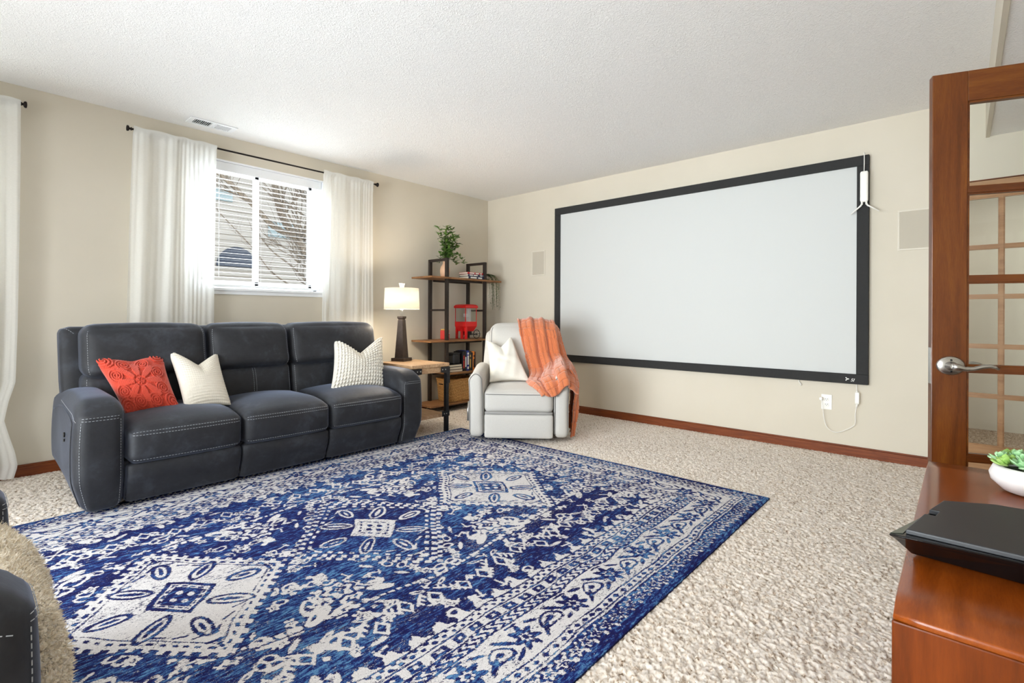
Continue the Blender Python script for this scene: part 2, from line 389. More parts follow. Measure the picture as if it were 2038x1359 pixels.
# side hall seen through the far glazed door
mb = MB(); mb.box(0.14, 2.0, -6.2, -3.6, -0.12, 0.0); tag(mb.build('floor_hall', M['carpet']), kind='structure')
mb = MB(); mb.box(2.0, 2.1, -6.2, -3.6, 0, 2.45).box(0.14, 2.0, -3.7, -3.6, 0, 2.45).box(0.14, 2.0, -6.3, -6.2, 0, 2.45); tag(mb.build('wall_hall', M['wall']), kind='structure')
mb = MB(); mb.box(0.14, 2.1, -6.3, -3.6, 2.45, 2.55); tag(mb.build('ceiling_hall', M['ceiling']), kind='structure')
def bboard(name, pts):
    mb = MB()
    for x0, x1, y0, y1 in pts:
        mb.box(x0, x1, y0, y1, 0.0, 0.068); 
        if x1 - x0 > y1 - y0: mb.box(x0, x1, y0 + 0.005, y1, 0.068, 0.08)
        else: mb.box(x0 + 0.005, x1, y0, y1, 0.068, 0.08)
    tag(mb.build(name, M['trimwood'], bev=0.002), kind='structure')
bboard('baseboard_left', [(XL, XR - 0.016, -0.016, 0.0)]); bboard('baseboard_right', [(-0.016, 0.0, -4.55, -0.016)])

# windows: white sliding vinyl unit set back in a white reveal
def window(n, w):
    x0, x1, z0, z1 = w; root = bpy.data.objects.new('window_%d' % n, None); COL.objects.link(root); tag(root, kind='structure'); root.location = ((x0 + x1) / 2, 0.1, z0)
    ox, oy, oz = root.location; P = lambda *a: (a[0] - ox, a[1] - ox, a[2] - oy, a[3] - oy, a[4] - oz, a[5] - oz)
    r = MB(); e = 0.012
    r.box(*P(x0, x0 + e, 0.001, 0.13, z0, z1)).box(*P(x1 - e, x1, 0.001, 0.13, z0, z1)).box(*P(x0, x1, 0.001, 0.13, z1 - e, z1))
    r.build('reveal', M['white'], root)
    s = MB().box(*P(x0 - 0.0, x1, -0.03, 0.13, z0, z0 + 0.022), bev=0.004).box(*P(x0, x1, -0.012, -0.0005, z0 - 0.03, z0)); s.build('sill', M['white'], root)
    f = MB(); g = 0.045; Y0, Y1 = 0.13, 0.19
    f.box(*P(x0, x0 + g, Y0, Y1, z0, z1)).box(*P(x1 - g, x1, Y0, Y1, z0, z1)).box(*P(x0, x1, Y0, Y1, z0 + 0.02, z0 + 0.06)).box(*P(x0, x1, Y0, Y1, z1 - g, z1))
    f.build('window_frame', M['white'], root, bev=0.003)
    xm = (x0 + x1) / 2
    for a, c, yy in ((x0 + g, xm + 0.02, 0.142), (xm - 0.02, x1 - g, 0.165)):
        q = MB(); k = 0.035; zb, zt = z0 + 0.06, z1 - g
        q.box(*P(a, a + k, yy, yy + 0.02, zb, zt)).box(*P(c - k, c, yy, yy + 0.02, zb, zt)).box(*P(a, c, yy, yy + 0.02, zb, zb + k)).box(*P(a, c, yy, yy + 0.02, zt - k, zt))
        so = q.build('sash', M['white'], root, bev=0.002)
        MB().box(*P(a + k, c - k, yy + 0.008, yy + 0.012, zb + k, zt - k)).build('pane', M['glass'], so)
    return root
window(1, W1); window(2, W2)
# patio door added to the unseen rear wall to let fill light in
root = tag(bpy.data.objects.new('added_patio_door', None), kind='structure'); COL.objects.link(root); root.location = (XL - 0.1, -2.9, 0)
f = MB(); f.box(-0.05, 0.05, -1.7, -1.62, 0, 2.1).box(-0.05, 0.05, 1.62, 1.7, 0, 2.1).box(-0.05, 0.05, -1.62, 1.62, 2.02, 2.1).box(-0.05, 0.05, -1.62, 1.62, 0, 0.07).box(-0.04, 0.04, -0.05, 0.05, 0.07, 2.02)
f.build('door_frame', M['white'], root); MB().box(-0.004, 0.004, -1.62, 1.62, 0.07, 2.02).build('pane', M['glass'], root)

# blinds hanging inside the visible window
def blind(w, label):
    x0, x1, z0, z1 = w; t0 = thing('window_blind', label, 'blind', ((x0 + x1) / 2, 0.065, z0))
    hw = (x1 - x0) / 2 - 0.02; ht = z1 - z0
    MB().box(-hw, hw, -0.03, 0.03, ht - 0.065, ht - 0.014, 0.003).box(-hw, hw, -0.04, -0.032, ht - 0.085, ht - 0.014).build('headrail', M['white'], t0)
    s = MB(); n = 23; zlo, zhi = 0.075, ht - 0.105
    for i in range(n):
        z = zlo + (zhi - zlo) * i / (n - 1); k = len(s.v)
        s.box(-hw, hw, -0.024, 0.024, -0.0015, 0.0015); s.xf(Matrix.Translation((0, 0, z)) @ Matrix.Rotation(math.radians(8), 4, 'X'), k)
    s.build('slats', M['white'], t0)
    MB().box(-hw, hw, -0.025, 0.025, 0.035, 0.055, 0.003).build('bottom_rail', M['white'], t0)
    c = MB()
    for x in (-hw * 0.8, 0.0, hw * 0.8):
        for y in (-0.025, 0.025): c.tube([(x, y, 0.05), (x, y, ht - 0.06)], 0.0009, 4)
    c.tube([(-hw * 0.62, -0.034, 0.12), (-hw * 0.62, -0.034, ht - 0.08)], 0.003, 6); c.build('cords', M['white'], t0)
blind(W1, 'white horizontal slat blind in the window behind the dark sofa')

# curtain rods and sheer panels
def rod(x0, x1, z, label, fin=(True, True)):
    t0 = thing('curtain_rod', label, 'curtain rod', ((x0 + x1) / 2, -0.09, z - 0.006)); c = (x0 + x1) / 2
    MB().tube([(x0 - c, 0, 0), (x1 - c, 0, 0)], 0.0075, 12).build('pole', M['rodmetal'], t0, True)
    for x, sg in ((x0, -1), (x1, 1)):
        p = [(0.012, 0), (0.012, 0.006), (0.008, 0.009), (0.008, 0.014), (0.019, 0.018), (0.022, 0.026), (0.019, 0.031), (0.004, 0.033)]
        q = MB().lathe(p, n=16); q.xf(Matrix.Translation((x - c, 0, 0)) @ Matrix.Rotation(sg * PI / 2, 4, 'Y')); q.build('finial', M['rodmetal'], t0, True)
    for x in (x0 + 0.05, x1 - 0.04):
        MB().tube([(x - c, 0.0, 0), (x - c, 0.0895, 0)], 0.006, 8).box(x - c - 0.014, x - c + 0.014, 0.082, 0.0895, -0.03, 0.03).build('bracket', M['rodmetal'], t0)
rod(-3.835, -1.765, 2.462, 'dark metal curtain rod over the window behind the sofa')
rod(-5.95, -4.425, 2.462, 'dark curtain rod end at the far left edge of the room')

def curtain(name, xa, xb, label, pleats, seed, fx=None, ztop=2.478, zbot=0.035, amp=0.028):
    rnd = random.Random(seed); nu, nv = 110, 200
    ph = [rnd.uniform(0, 6.28) for _ in range(6)]
    vs = []; uv = []
    for i in range(nu + 1):
        z = ztop + (zbot - ztop) * i / nu; k = i / nu
        l, r = (xa, xb) if fx is None else fx(z)
        for j in range(nv + 1):
            s = j / nv; x = l + (r - l) * s
            w = (s + 0.035 * math.sin(9 * s + ph[5])) * pleats * 2 * PI
            a = amp * (0.5 + 0.35 * min(1, k * 3)) * (0.35 if k < 0.018 else 1) * (0.55 + 0.45 * math.sin(5.1 * s + ph[5]))
            y = -0.09 + a * math.sin(w + ph[0] + 0.7 * math.sin(2.3 * k + ph[1])) + a * 0.28 * math.sin(w * 2.1 + ph[2] + 3 * k) + 0.0022 * math.sin(w * 4.3 + ph[4])
            if k < 0.018: y = -0.09 - 0.012 + 0.004 * math.sin(w)
            x += 0.006 * math.sin(w * 0.5 + k * 4 + ph[3]); y = min(y, -0.035)
            vs.append((x, y, z + (0.004 * math.sin(w + 1) if i == 0 else 0)))
    wv = nv + 1; fs = [(i * wv + j, i * wv + j + 1, (i + 1) * wv + j + 1, (i + 1) * wv + j) for i in range(nu) for j in range(nv)]
    me = bpy.data.meshes.new(name); me.from_pydata(vs, [], fs); me.update()
    o = link(name, me, M['sheer'], None, True); tag(o, label, 'curtain')
    # heading band: doubled fabric at the rod pocket
    n0 = int(nu * 0.04) + 1
    vb = [(x, y - 0.003, z) for (x, y, z) in vs[:(n0 + 1) * wv]]; fb = [f for f in fs if f[2] < (n0 + 1) * wv]
    mh = bpy.data.meshes.new('heading'); mh.from_pydata(vb, [], fb); mh.update(); link('heading', mh, M['sheer'], o, True)
    return o
curtain('curtain', 0, 0, 'white sheer curtain panel left of the window behind the sofa', 3.6, 3, lambda z: (-3.82 - 0.04 * (2.47 - z) / 1.5, -3.272 - 0.003 * (2.47 - z)))
curtain('curtain', 0, 0, 'white sheer curtain panel right of the window, above the knobbly pillow', 3.4, 5, lambda z: (-2.337 - 0.012 * (2.47 - z), -1.79 + 0.002 * (2.47 - z)), amp=0.022)
def c0(z):
    pts = [(0.0, -4.448), (0.10, -4.424), (0.19, -4.437), (0.29, -4.462), (0.40, -4.487), (0.52, -4.468), (0.64, -4.437), (1.0, -4.431), (2.5, -4.428)]
    for (a, xa), (b_, xb) in zip(pts, pts[1:]):
        if a <= z <= b_: return (-5.02, xa + (xb - xa) * (z - a) / (b_ - a))
    return (-5.02, -4.43)
curtain('curtain', 0, 0, 'white sheer curtain panel at the far left edge, reaching the carpet', 3.4, 11, c0, zbot=0.02)

# ------------------------------------------------------------------ doors
M['doorwood'] = wood('door_mahogany', srgb(60, 26, 4), srgb(90, 44, 9), srgb(112, 64, 17), (9, 9, 0.8), 0.38, 2.2, 0.25, 40)
M['chrome'] = simple('brushed_nickel', srgb(190, 188, 184), 0.28, 1.0)
def french_door(name, loc, rz, width=0.775, height=2.03, cols=3, rows=5, pale=False):
    """local: x along the leaf from the free edge, y thickness, z up"""
    root = tag(bpy.data.objects.new(name, None), kind='structure'); COL.objects.link(root); root.location = loc; root.rotation_euler = (0, 0, rz)
    st, tp, bt, T = 0.109, 0.115, 0.20, 0.0175; z0 = 0.012
    gx0, gx1 = st, width - st; gz0, gz1 = z0 + bt, height - tp
    for a, c in ((0, st), (width - st, width)): MB().box(a, c, -T, T, z0, height, 0.002).build('stile', M['doorwood'], root)
    hm = wood('door_rail_' + name, *((srgb(134, 92, 60), srgb(164, 122, 84), srgb(182, 142, 104)) if pale else (srgb(60, 26, 4), srgb(90, 44, 9), srgb(112, 64, 17))), (0.8, 9, 9), 0.38, 2.2, 0.25, 40)  # pale set: reflection haze of the near glass put into the wood colour
    MB().box(gx0, gx1, -T, T, gz1, height, 0.002).build('top_rail', hm, root); MB().box(gx0, gx1, -T, T, z0, gz0, 0.002).build('bottom_rail', hm, root)
    mw = 0.021; k = MB()
    def molded(x0, x1, za, zb, horiz):
        k.box(x0, x1, -T if horiz else -T * 0.97, T if horiz else T * 0.97, za, zb)
        if horiz: k.box(x0, x1, -T * 0.62, T * 0.62, za - 0.006, zb + 0.006)
        else: k.box(x0 - 0.006, x1 + 0.006, -T * 0.62, T * 0.62, za, zb)
    ph = (gz1 - gz0) / rows; pw = (gx1 - gx0) / cols
    for i in range(1, rows): molded(gx0, gx1, gz0 + i * ph - mw / 2, gz0 + i * ph + mw / 2, True)
    for i in range(1, cols): molded(gx0 + i * pw - mw / 2, gx0 + i * pw + mw / 2, gz0, gz1, False)
    k.box(gx0, gx0 + 0.007, -T * 0.7, T * 0.7, gz0, gz1).box(gx1 - 0.007, gx1, -T * 0.7, T * 0.7, gz0, gz1).box(gx0, gx1, -T * 0.7, T * 0.7, gz1 - 0.007, gz1).box(gx0, gx1, -T * 0.7, T * 0.7, gz0, gz0 + 0.007)
    k.build('muntins', hm, root)
    MB().box(gx0, gx1, -0.002, 0.002, gz0, gz1).build('pane', M['glass'], root)
    return root
def lever(root, x, z, side):
    """lever handle on the face y = side*T"""
    T = 0.0175; y = side * T; h = MB()
    q = MB().lathe([(0.0335, 0), (0.0335, 0.004), (0.030, 0.0085), (0.016, 0.011), (0.013, 0.02), (0.011, 0.045)], n=28)
    q.xf(Matrix.Translation((x, y, z)) @ Matrix.Diagonal((1.32, 1, 1.08, 1)) @ Matrix.Rotation(-side * PI / 2, 4, 'X'))
    hd = q.build('door_handle', M['chrome'], root, True); auto_smooth(hd, 50)
    yy = y + side * 0.045; pts = [(x - 0.008, yy, z), (x + 0.008, yy, z - 0.002), (x + 0.03, yy, z - 0.008), (x + 0.055, yy + side * 0.003, z - 0.006), (x + 0.08, yy + side * 0.004, z + 0.003), (x + 0.10, yy + side * 0.003, z + 0.006), (x + 0.118, yy, z + 0.002), (x + 0.128, yy - side * 0.003, z - 0.005)]
    MB().tube(pts, [0.012, 0.0125, 0.009, 0.0075, 0.0075, 0.0075, 0.006, 0.004], 12).build('lever', M['chrome'], hd, True)
    s = MB()
    for dz in (-0.021, 0.021):
        q2 = MB().lathe([(0.0042, 0.0), (0.0042, 0.0105), (0.002, 0.011)], n=12); q2.xf(Matrix.Translation((x, y, z + dz)) @ Matrix.Rotation(-side * PI / 2, 4, 'X')); s.add(q2.v, q2.f)
    s.build('screw', M['blackmetal'], hd, True)
A = Vector((-2.148, -4.570)); B = Vector((-2.058, -4.832)); ang = math.atan2(B.y - A.y, B.x - A.x)
d1 = french_door('door_1', (A.x, A.y, 0), ang, 0.80)
lever(d1, 0.058, 0.903, -1); lever(d1, 0.058, 0.903, 1)
MB().box(-0.0015, 0.0, -0.012, 0.012, 0.83, 0.97).build('latch_plate', M['chrome'], d1)
d2 = french_door('door_2', (0.03, -4.570, 0), -PI / 2, 0.765, pale=True)
mb = MB(); mb.box(0.0, 0.14, -4.568, -4.563, 0, 2.035).box(0.0, 0.14, -5.345, -5.337, 0, 2.035).box(0.0, 0.14, -5.34, -4.565, 2.031, 2.036); tag(mb.build('door_frame_2', M['trimwood']), kind='structure')
mb = MB(); mb.box(-2.0, -1.80, -5.42, -5.36, 0, 2.05); tag(mb.build('trim_2', M['trimwood']), kind='structure')

# ------------------------------------------------------------------ projection screen and wall speakers
M['screenblack'] = simple('black_velvet_frame', srgb(40, 40, 40), 0.85, var=0.1, vscale=60)
M['screenwhite'] = simple('matte_screen', srgb(203, 205, 203), 0.8)
t0 = thing('projection_screen', 'large white projection screen in a black fixed frame on the wall', 'projection screen', (0, -2.632, 1.452))
hy, hz, fwid = 1.5, 0.883, 0.078
f = MB(); X0, X1 = -0.042, -0.008
f.box(X0, X1, -hy, hy, hz - fwid, hz).box(X0, X1, -hy, hy, -hz, -hz + fwid).box(X0, X1, -hy, -hy + fwid, -hz + fwid, hz - fwid).box(X0, X1, hy - fwid, hy, -hz + fwid, hz - fwid)
fr = f.build('screen_frame', M['screenblack'], t0, bev=0.003)
MB().box(-0.030, -0.018, -hy + fwid - 0.002, hy - fwid + 0.002, -hz + fwid - 0.002, hz - fwid + 0.002).build('screen_fabric', M['screenwhite'], t0)
def text_obj(s, size, m, parent, name, loc, basis, shear=0.0, extrude=0.0004):
    cu = bpy.data.curves.new(name, 'FONT'); cu.body = s; cu.size = size; cu.extrude = extrude; cu.shear = shear
    o = bpy.data.objects.new(name + '_tmp', cu); COL.objects.link(o); dg = bpy.context.evaluated_depsgraph_get()
    me = bpy.data.meshes.new_from_object(o.evaluated_get(dg)); bpy.data.objects.remove(o)
    r = link(name, me, m, parent, False); r.matrix_local = Matrix.Translation(loc) @ basis.to_4x4(); return r
BR = Matrix(((0, 0, -1), (-1, 0, 0), (0, 1, 0)))  # text facing -x, reading towards -y
ly, lz = -4.02 + 2.632 + 0.002, 0.597 - 1.452
text_obj('SI', 0.034, M['whiteplastic'], fr, 'logo_letters', (-0.0435, ly, lz - 0.008), BR, 0.35)
lg = MB()
for a, b_ in ((0.030, 0.018), (0.030, 0.0), (0.024, 0.009), (0.014, 0.010)):
    q = MB().lathe([(0.0042, 0), (0.0042, 0.001)], n=12); q.xf(Matrix.Translation((-0.0435, ly + a - 0.002, lz + b_)) @ Matrix.Rotation(-PI / 2, 4, 'Y')); lg.add(q.v, q.f)
lg.tube([(-0.0437, ly + 0.028, lz + 0.018), (-0.0437, ly + 0.012, lz + 0.009), (-0.0437, ly + 0.028, lz)], 0.0016, 6)
lg.build('logo_mark', M['whiteplastic'], fr)

M['grille'] = simple('speaker_grille', srgb(190, 182, 166), 0.8, bmp=0.5, bscale=900)
M['spkframe'] = simple('speaker_frame', srgb(214, 207, 192), 0.6)
def wall_speaker(yc, zc, w, h, label):
    t0 = thing('wall_speaker', label, 'wall speaker', (0, yc, zc), group='in-wall speakers beside the screen'); e = 0.013
    f = MB(); a, c = w / 2, h / 2
    f.box(-0.008, -0.0005, -a, a, c - e, c).box(-0.008, -0.0005, -a, a, -c, -c + e).box(-0.008, -0.0005, -a, -a + e, -c + e, c - e).box(-0.008, -0.0005, a - e, a, -c + e, c - e)
    f.build('speaker_frame', M['spkframe'], t0, bev=0.002); MB().box(-0.006, -0.001, -a + e, a - e, -c + e, c - e).build('grille', M['grille'], t0)
wall_speaker(-0.860, 1.722, 0.205, 0.30, 'flush beige wall speaker left of the projection screen')
wall_speaker(-4.410, 1.735, 0.215, 0.30, 'flush beige wall speaker between the screen and the open glazed door')

# antenna hub hanging over the screen's right edge
t0 = thing('antenna_hub', 'white device with two spread antennas hanging over the screen edge', 'antenna', (-0.075, -4.105, 2.34))
P = [(0.0125 * math.cos(a), 0.026 * math.sin(a)) for a in [2 * PI * k / 28 for k in range(28)]]
bd = RC((0, 0, -0.255), (0.013, 0.026, 0.118), 0.0128, 10).build('body', M['whiteplastic'], t0)
MB().tube([(0.03, 0, 0.004), (0.0, 0, 0.008), (-0.002, 0, -0.02), (-0.001, 0, -0.08), (0, 0.001, -0.14)], 0.0028, 8).build('cord', M['whiteplastic'], t0, True)
for sg, tipy, tipz in ((1, 0.085, -0.457), (-1, -0.095, -0.455)):
    y = sg * 0.014
    a = MB().tube([(0, y, -0.36), (0, y, -0.392)], 0.0068, 10).tube([(0, y, -0.385), (0, sg * 0.022, -0.40), (0, tipy, tipz)], [0.0068, 0.0062, 0.0042], 10)
    a.build('antenna', M['whiteplastic'], t0, True)
# power cable with inline box below the screen
t0 = thing('power_cable', 'white power cable with an inline box looping below the screen', 'cable', (-0.035, -4.06, 0.47))
o0 = Vector((-0.035, -4.06, 0.47))
def rel(*p): return tuple(Vector(p) - o0)
MB().tube([rel(-0.03, -4.057, 0.57), rel(-0.034, -4.058, 0.535), rel(-0.035, -4.059, 0.515)], 0.0028, 8).tube([rel(-0.035, -4.059, 0.52), rel(-0.035, -4.0595, 0.505)], [0.0045, 0.0085], 10).build('upper_cord', M['whiteplastic'], t0, True)
RC(rel(-0.035, -4.062, 0.462), (0.010, 0.0145, 0.045), 0.004, 5).build('inline_box', M['whiteplastic'], t0)
MB().tube([rel(-0.035, -4.06, 0.418), rel(-0.035, -4.057, 0.385)], [0.0085, 0.004], 10).build('plug_end', M['whiteplastic'], t0, True)
cc = [(-.035, -4.057, .39), (-.035, -4.050, .34), (-.033, -4.050, .28), (-.028, -4.040, .245), (-.026, -3.99, .205), (-.026, -3.94, .178), (-.028, -3.90, .178), (-.034, -3.86, .21), (-.045, -3.842, .28), (-.052, -3.835, .36), (-.045, -3.822, .425)]
MB().tube([rel(*catmull(cc, k / 60)) for k in range(61)], 0.0026, 8).build('cord', M['whiteplastic'], t0, True)
RC(rel(-0.034, -3.820, 0.432), (0.018, 0.011, 0.012), 0.004, 5).build('plug', M['whiteplastic'], t0)
t0 = thing('power_outlet', 'white wall outlet below the projection screen', 'outlet', (-0.001, -3.853, 0.405))
MB().box(-0.006, 0, -0.037, 0.037, -0.060, 0.060, 0.002).build('cover_plate', M['whiteplastic'], t0)
M['slot'] = simple('socket_slot', srgb(40, 38, 36), 0.6)
for dz in (0.021, -0.021):
    so = RC((-0.0065, 0, dz), (0.003, 0.016, 0.0145), 0.0029, 5).build('socket', M['whiteplastic'], t0)
    MB().box(-0.0102, -0.0093, -0.008, -0.005, dz - 0.001, dz + 0.008).box(-0.0102, -0.0093, 0.005, 0.008, dz - 0.001, dz + 0.008).box(-0.0102, -0.0093, -0.002, 0.002, dz - 0.009, dz - 0.005).build('slot', M['slot'], so)
t0 = MB().tube([(-0.02, -3.655, 0.575), (-0.02, -3.66, 0.55), (-0.02, -3.675, 0.53), (-0.02, -3.668, 0.522)], [0.003, 0.003, 0.003, 0.005], 8).build('screen_wire', M['whiteplastic'], None, True)
tag(t0, 'short white wire end poking out under the screen frame', 'wire')

# ceiling register
t0 = thing('ceiling_vent', 'white ceiling air register near the window curtain', 'air vent', (-3.34, -0.215, H))
M['ventdark'] = simple('duct_dark', srgb(38, 38, 42), 0.8)
MB().box(-0.15, 0.15, -0.06, 0.06, -0.001, -0.0002).build('duct', M['ventdark'], t0)
f = MB(); f.box(-0.165, 0.165, -0.075, -0.047, -0.008, -0.001).box(-0.165, 0.165, 0.047, 0.075, -0.008, -0.001).box(-0.165, -0.13, -0.047, 0.047, -0.008, -0.001).box(0.13, 0.165, -0.047, 0.047, -0.008, -0.001).box(-0.012, 0.012, -0.047, 0.047, -0.008, -0.001)
f.build('vent_frame', M['white'], t0, bev=0.0015)
l = MB()
for sg in (-1, 1):
    for k in range(9):
        x = sg * (0.012 + 0.0131 * (k + 0.5)); q = MB().box(-0.0008, 0.0008, -0.047, 0.047, -0.006, 0.006); q.xf(Matrix.Translation((x, 0, -0.007)) @ Matrix.Rotation(math.radians(-28 * sg), 4, 'Y')); l.add(q.v, q.f)
l.build('louvers', M['white'], t0)

# ------------------------------------------------------------------ area rug
def rug():
    L, Wd = 3.66, 2.72; du = 0.0045; nu = int(L / du); nv = int(Wd / du)
    u = np.linspace(0, L, nu + 1); v = np.linspace(0, Wd, nv + 1); Ug, Vg = np.meshgrid(u, v, indexing='ij')
    rs = np.random.RandomState(4)
    def vnoise(su, sv, seed):
        r = np.random.RandomState(seed); a = int(L / su) + 3; c = int(Wd / sv) + 3; g = r.rand(a, c)
        x = Ug / su; y = Vg / sv; i = x.astype(int); j = y.astype(int); fx = x - i; fy = y - j; fx = fx * fx * (3 - 2 * fx); fy = fy * fy * (3 - 2 * fy)
        return (g[i, j] * (1 - fx) + g[i + 1, j] * fx) * (1 - fy) + (g[i, j + 1] * (1 - fx) + g[i + 1, j + 1] * fx) * fy
    # hand-knotted wobble of the drawing
    wu = (vnoise(.12, .12, 1) - .5) * .022; wv = (vnoise(.12, .12, 2) - .5) * .022
    uu = Ug + wu; vv = Vg + wv
    Uc = uu - L / 2; Vc = vv - Wd / 2; U = np.abs(Uc); V = np.abs(Vc)
    C = np.full(U.shape, -1.0)          # +1 cream pile, -1 blue pile
    def paint(sd, val, soft=.006, where=None):
        w = np.clip(.5 - sd / soft, 0, 1)
        if where is not None: w = w * where
        C[...] = C * (1 - w) + val * w
    def dia(x, y, a, b): return (np.abs(x) / a + np.abs(y) / b - 1) * (a * b / math.hypot(a, b))
    def ell(x, y, a, b): return (np.sqrt((x / a) ** 2 + (y / b) ** 2) - 1) * min(a, b)
    def box(x, y, a, b): return np.maximum(np.abs(x) - a, np.abs(y) - b)
    def rot(x, y, t): return x * math.cos(t) + y * math.sin(t), -x * math.sin(t) + y * math.cos(t)
    def rosette(x, y, r, n=8, val=-1, inner=1):
        th = np.arctan2(y, x); rr = np.hypot(x, y)
        paint(rr - r * (.78 + .22 * np.cos(n * th)), val); paint(rr - r * .42 * (.8 + .2 * np.cos(n * th)), inner); paint(rr - r * .2, val)
    dU = L / 2 - U; dV = Wd / 2 - V; d = np.minimum(dU, dV); s = np.where(dU < dV, Vc, Uc)   # s runs along the band
    # ---- field motifs
    for k in range(230):                 # scattered small fillers over the dark field
        cx, cy = rs.uniform(0, 1.35), rs.uniform(0, .86); t = rs.uniform(0, PI); x, y = rot(U - cx, V - cy, t); kind = k % 5
        if kind == 0: paint(ell(x, y, .035, .011), .9)
        elif kind == 1: paint(box(x, y, .03, .005), .9); paint(box(x - .02, y, .005, .02), .9)
        elif kind == 2: rosette(x, y, .028, 5, 1, -1)
        elif kind == 3: paint(np.abs(ell(x, y, .024, .018)) - .005, .9)
        else: paint(box(x, y, .012, .012), .8)
    hexV = .60 - .14 * U
    ln = V - hexV
    paint(np.abs(ln) - .007, 1, where=(U < 1.22) * (np.sin(uu * 2 * PI / .035) > -.6))
    paint(np.abs(ln - .022) - .004, -1, where=U < 1.22)
    end = U - (1.33 - .28 * V)
    paint(np.abs(end) - .007, 1, where=(V < .5) * (np.sin(vv * 2 * PI / .035) > -.6))
    # pendants and dashes between the field line and the border
    for k in range(-1, 12):
        cx = .06 + k * .125; x = U - cx; y = V - (.73 - .022 * (k % 3)); sg = 1 if k % 2 else -1
        paint(dia(x, y, .034, .05), 1); paint(dia(x, y, .02, .03), -1)
        x2, y2 = rot(x - .06, V - .685, .8 * sg); paint(box(x2, y2, .045, .005), 1)
        for q_ in (-1, 0, 1): x5, y5 = rot(x2 - q_ * .026, y2 - .012 * sg, 1.1 * sg); paint(ell(x5, y5, .017, .006), 1)
        x3, y3 = rot(x - .03, V - .635, -.5 * sg); paint(ell(x3, y3, .032, .011), 1); paint(ell(x3, y3, .014, .004), -1)
    for k in range(6):                   # leafy stems in the ends
        x, y = rot(U - 1.30 + .0 * k, V - .12 - k * .15, .5 if k % 2 else -.5); paint(ell(x, y, .05, .02), 1); paint(ell(x, y, .03, .008), -1)
        x, y = rot(U - 1.20, V - .10 - k * .13, .9); paint(box(x, y, .035, .005), 1)
    # spandrel urns between the medallions
    for cx in (.415, 1.22):
        x, y = U - cx, V - .40; th = np.arctan2(y, x); rr = np.hypot(x, y)
        paint(rr - .105 * (.85 + .15 * np.cos(10 * th)), 1); paint(np.abs(rr - .062 - .01 * np.cos(6 * th)) - .007, -1); paint(np.abs(rr - .088) - .004, -1, where=(np.sin(14 * th) > 0)); rosette(x, y, .038, 4, -1, 1)
        for sg in (-1, 1):
            x2, y2 = rot(x - sg * .12, y - .02, sg * .9); paint(np.abs(ell(x2, y2, .055, .03)) - .007, 1, where=(x2 * sg > -.03))
        paint(box(x, y + .15, .026, .026), 1, .008)
        x4, y4 = rot(x - .13, y - .10, .6); paint(ell(x4, y4, .065, .028), 1); paint(ell(x4 - .01, y4 + .01, .02, .008), -1)
        x4, y4 = rot(x + .13, y - .10, -.6); paint(ell(x4, y4, .055, .022), 1)
    # medallions
    def medallion(cx, cream):
        x = Uc - cx; y = Vc; X = np.abs(x); Y = np.abs(y); a, b = .43, .53
        if cream:
            paint(dia(x, y, a, b), -1); t = (X / a - Y / b)
            paint(dia(x, y, a - .03, b - .037) - .010 * np.sign(np.sin(t * 42)), 1)
            paint(np.abs(dia(x, y, a - .075, b - .09)) - .006, -1, where=(np.sin(t * 50) > 0))
            paint(np.abs(dia(x, y, a - .10, b - .125)) - .0025, -1)
            dk, lt = -1, 1
        else:
            t = (X / a - Y / b); paint(dia(x, y, a, b), -1)
            paint(np.abs(dia(x, y, a - .012, b - .016)) - .011, 1, where=(np.sin(t * 44) > -.25)); paint(np.abs(dia(x, y, a - .045, b - .055)) - .013, 1, where=(np.sin(t * 44 + 2) > -.1))
            paint(np.abs(dia(x, y, a - .085, b - .105)) - .009, 1, where=(np.sin(t * 40) > .1))
            dk, lt = 1, -1
        # centre lozenge
        paint(dia(x, y, .135, .165), -dk if cream else 1); paint(dia(x, y, .122, .150), dk if cream else 1)
        paint(dia(x, y, .100, .124), 1 if cream else 1); paint(np.abs(dia(x, y, .085, .105)) - .004, -1, where=(np.sin(t * 60) > -.4))
        if cream: paint(dia(x, y, .075, .09), -1)
        for qx, qy in ((.03, 0), (-.03, 0), (0, .035), (0, -.035)): paint(ell(x - qx, y - qy, .012, .015), -1 if not cream else 1)
        # eight radiating leaves
        for k in range(4):
            sx, sy = (1, 1) if k == 0 else (1, -1) if k == 1 else (-1, 1) if k == 2 else (-1, -1)
            x2, y2 = rot(x - sx * .125, y - sy * .155, math.atan2(sy * .85, sx))
            paint(ell(x2, y2, .085, .036), dk); paint(ell(x2, y2, .068, .023), lt); paint(ell(x2, y2, .05, .010), dk)
            for m_ in (-1, 0, 1):
                x5, y5 = rot(x - sx * (.05 + .05 * m_ + .03), y - sy * (.27 - .05 * m_), sx * sy * -.5 + .3 * m_); paint(box(x5, y5, .026, .0045), dk)
        for sg in (-1, 1):
            paint(ell(x, y - sg * .265, .036, .075), dk); paint(ell(x, y - sg * .265, .022, .055), lt); paint(ell(x, y - sg * .265, .008, .035), dk)
            paint(ell(x - sg * .225, y, .07, .036), dk); paint(ell(x - sg * .225, y, .05, .022), lt); paint(ell(x - sg * .225, y, .03, .009), dk)
            paint(box(x, y - sg * .375, .03, .006), dk); paint(box(x, y - sg * .40, .006, .03), dk); paint(box(x - sg * .325, y, .006, .03), dk)
    for cx in (-.84, .84): medallion(cx, True)
    medallion(0.0, False)
    # ---- borders, from the field outwards
    tri = np.abs(((s / .10) % 1) - .5) * 2
    paint(d - (.475 + .055 * tri - .012 * (np.sin(s * 2 * PI / .033) > 0)), 1, .006)   # saw-tooth edge of cream
    paint(np.abs(d - .492) - .006, -1, where=(tri < .25)); 
    paint(np.abs(d - .468) - .0035, -1); bd = (d > .43) & (d < .465)
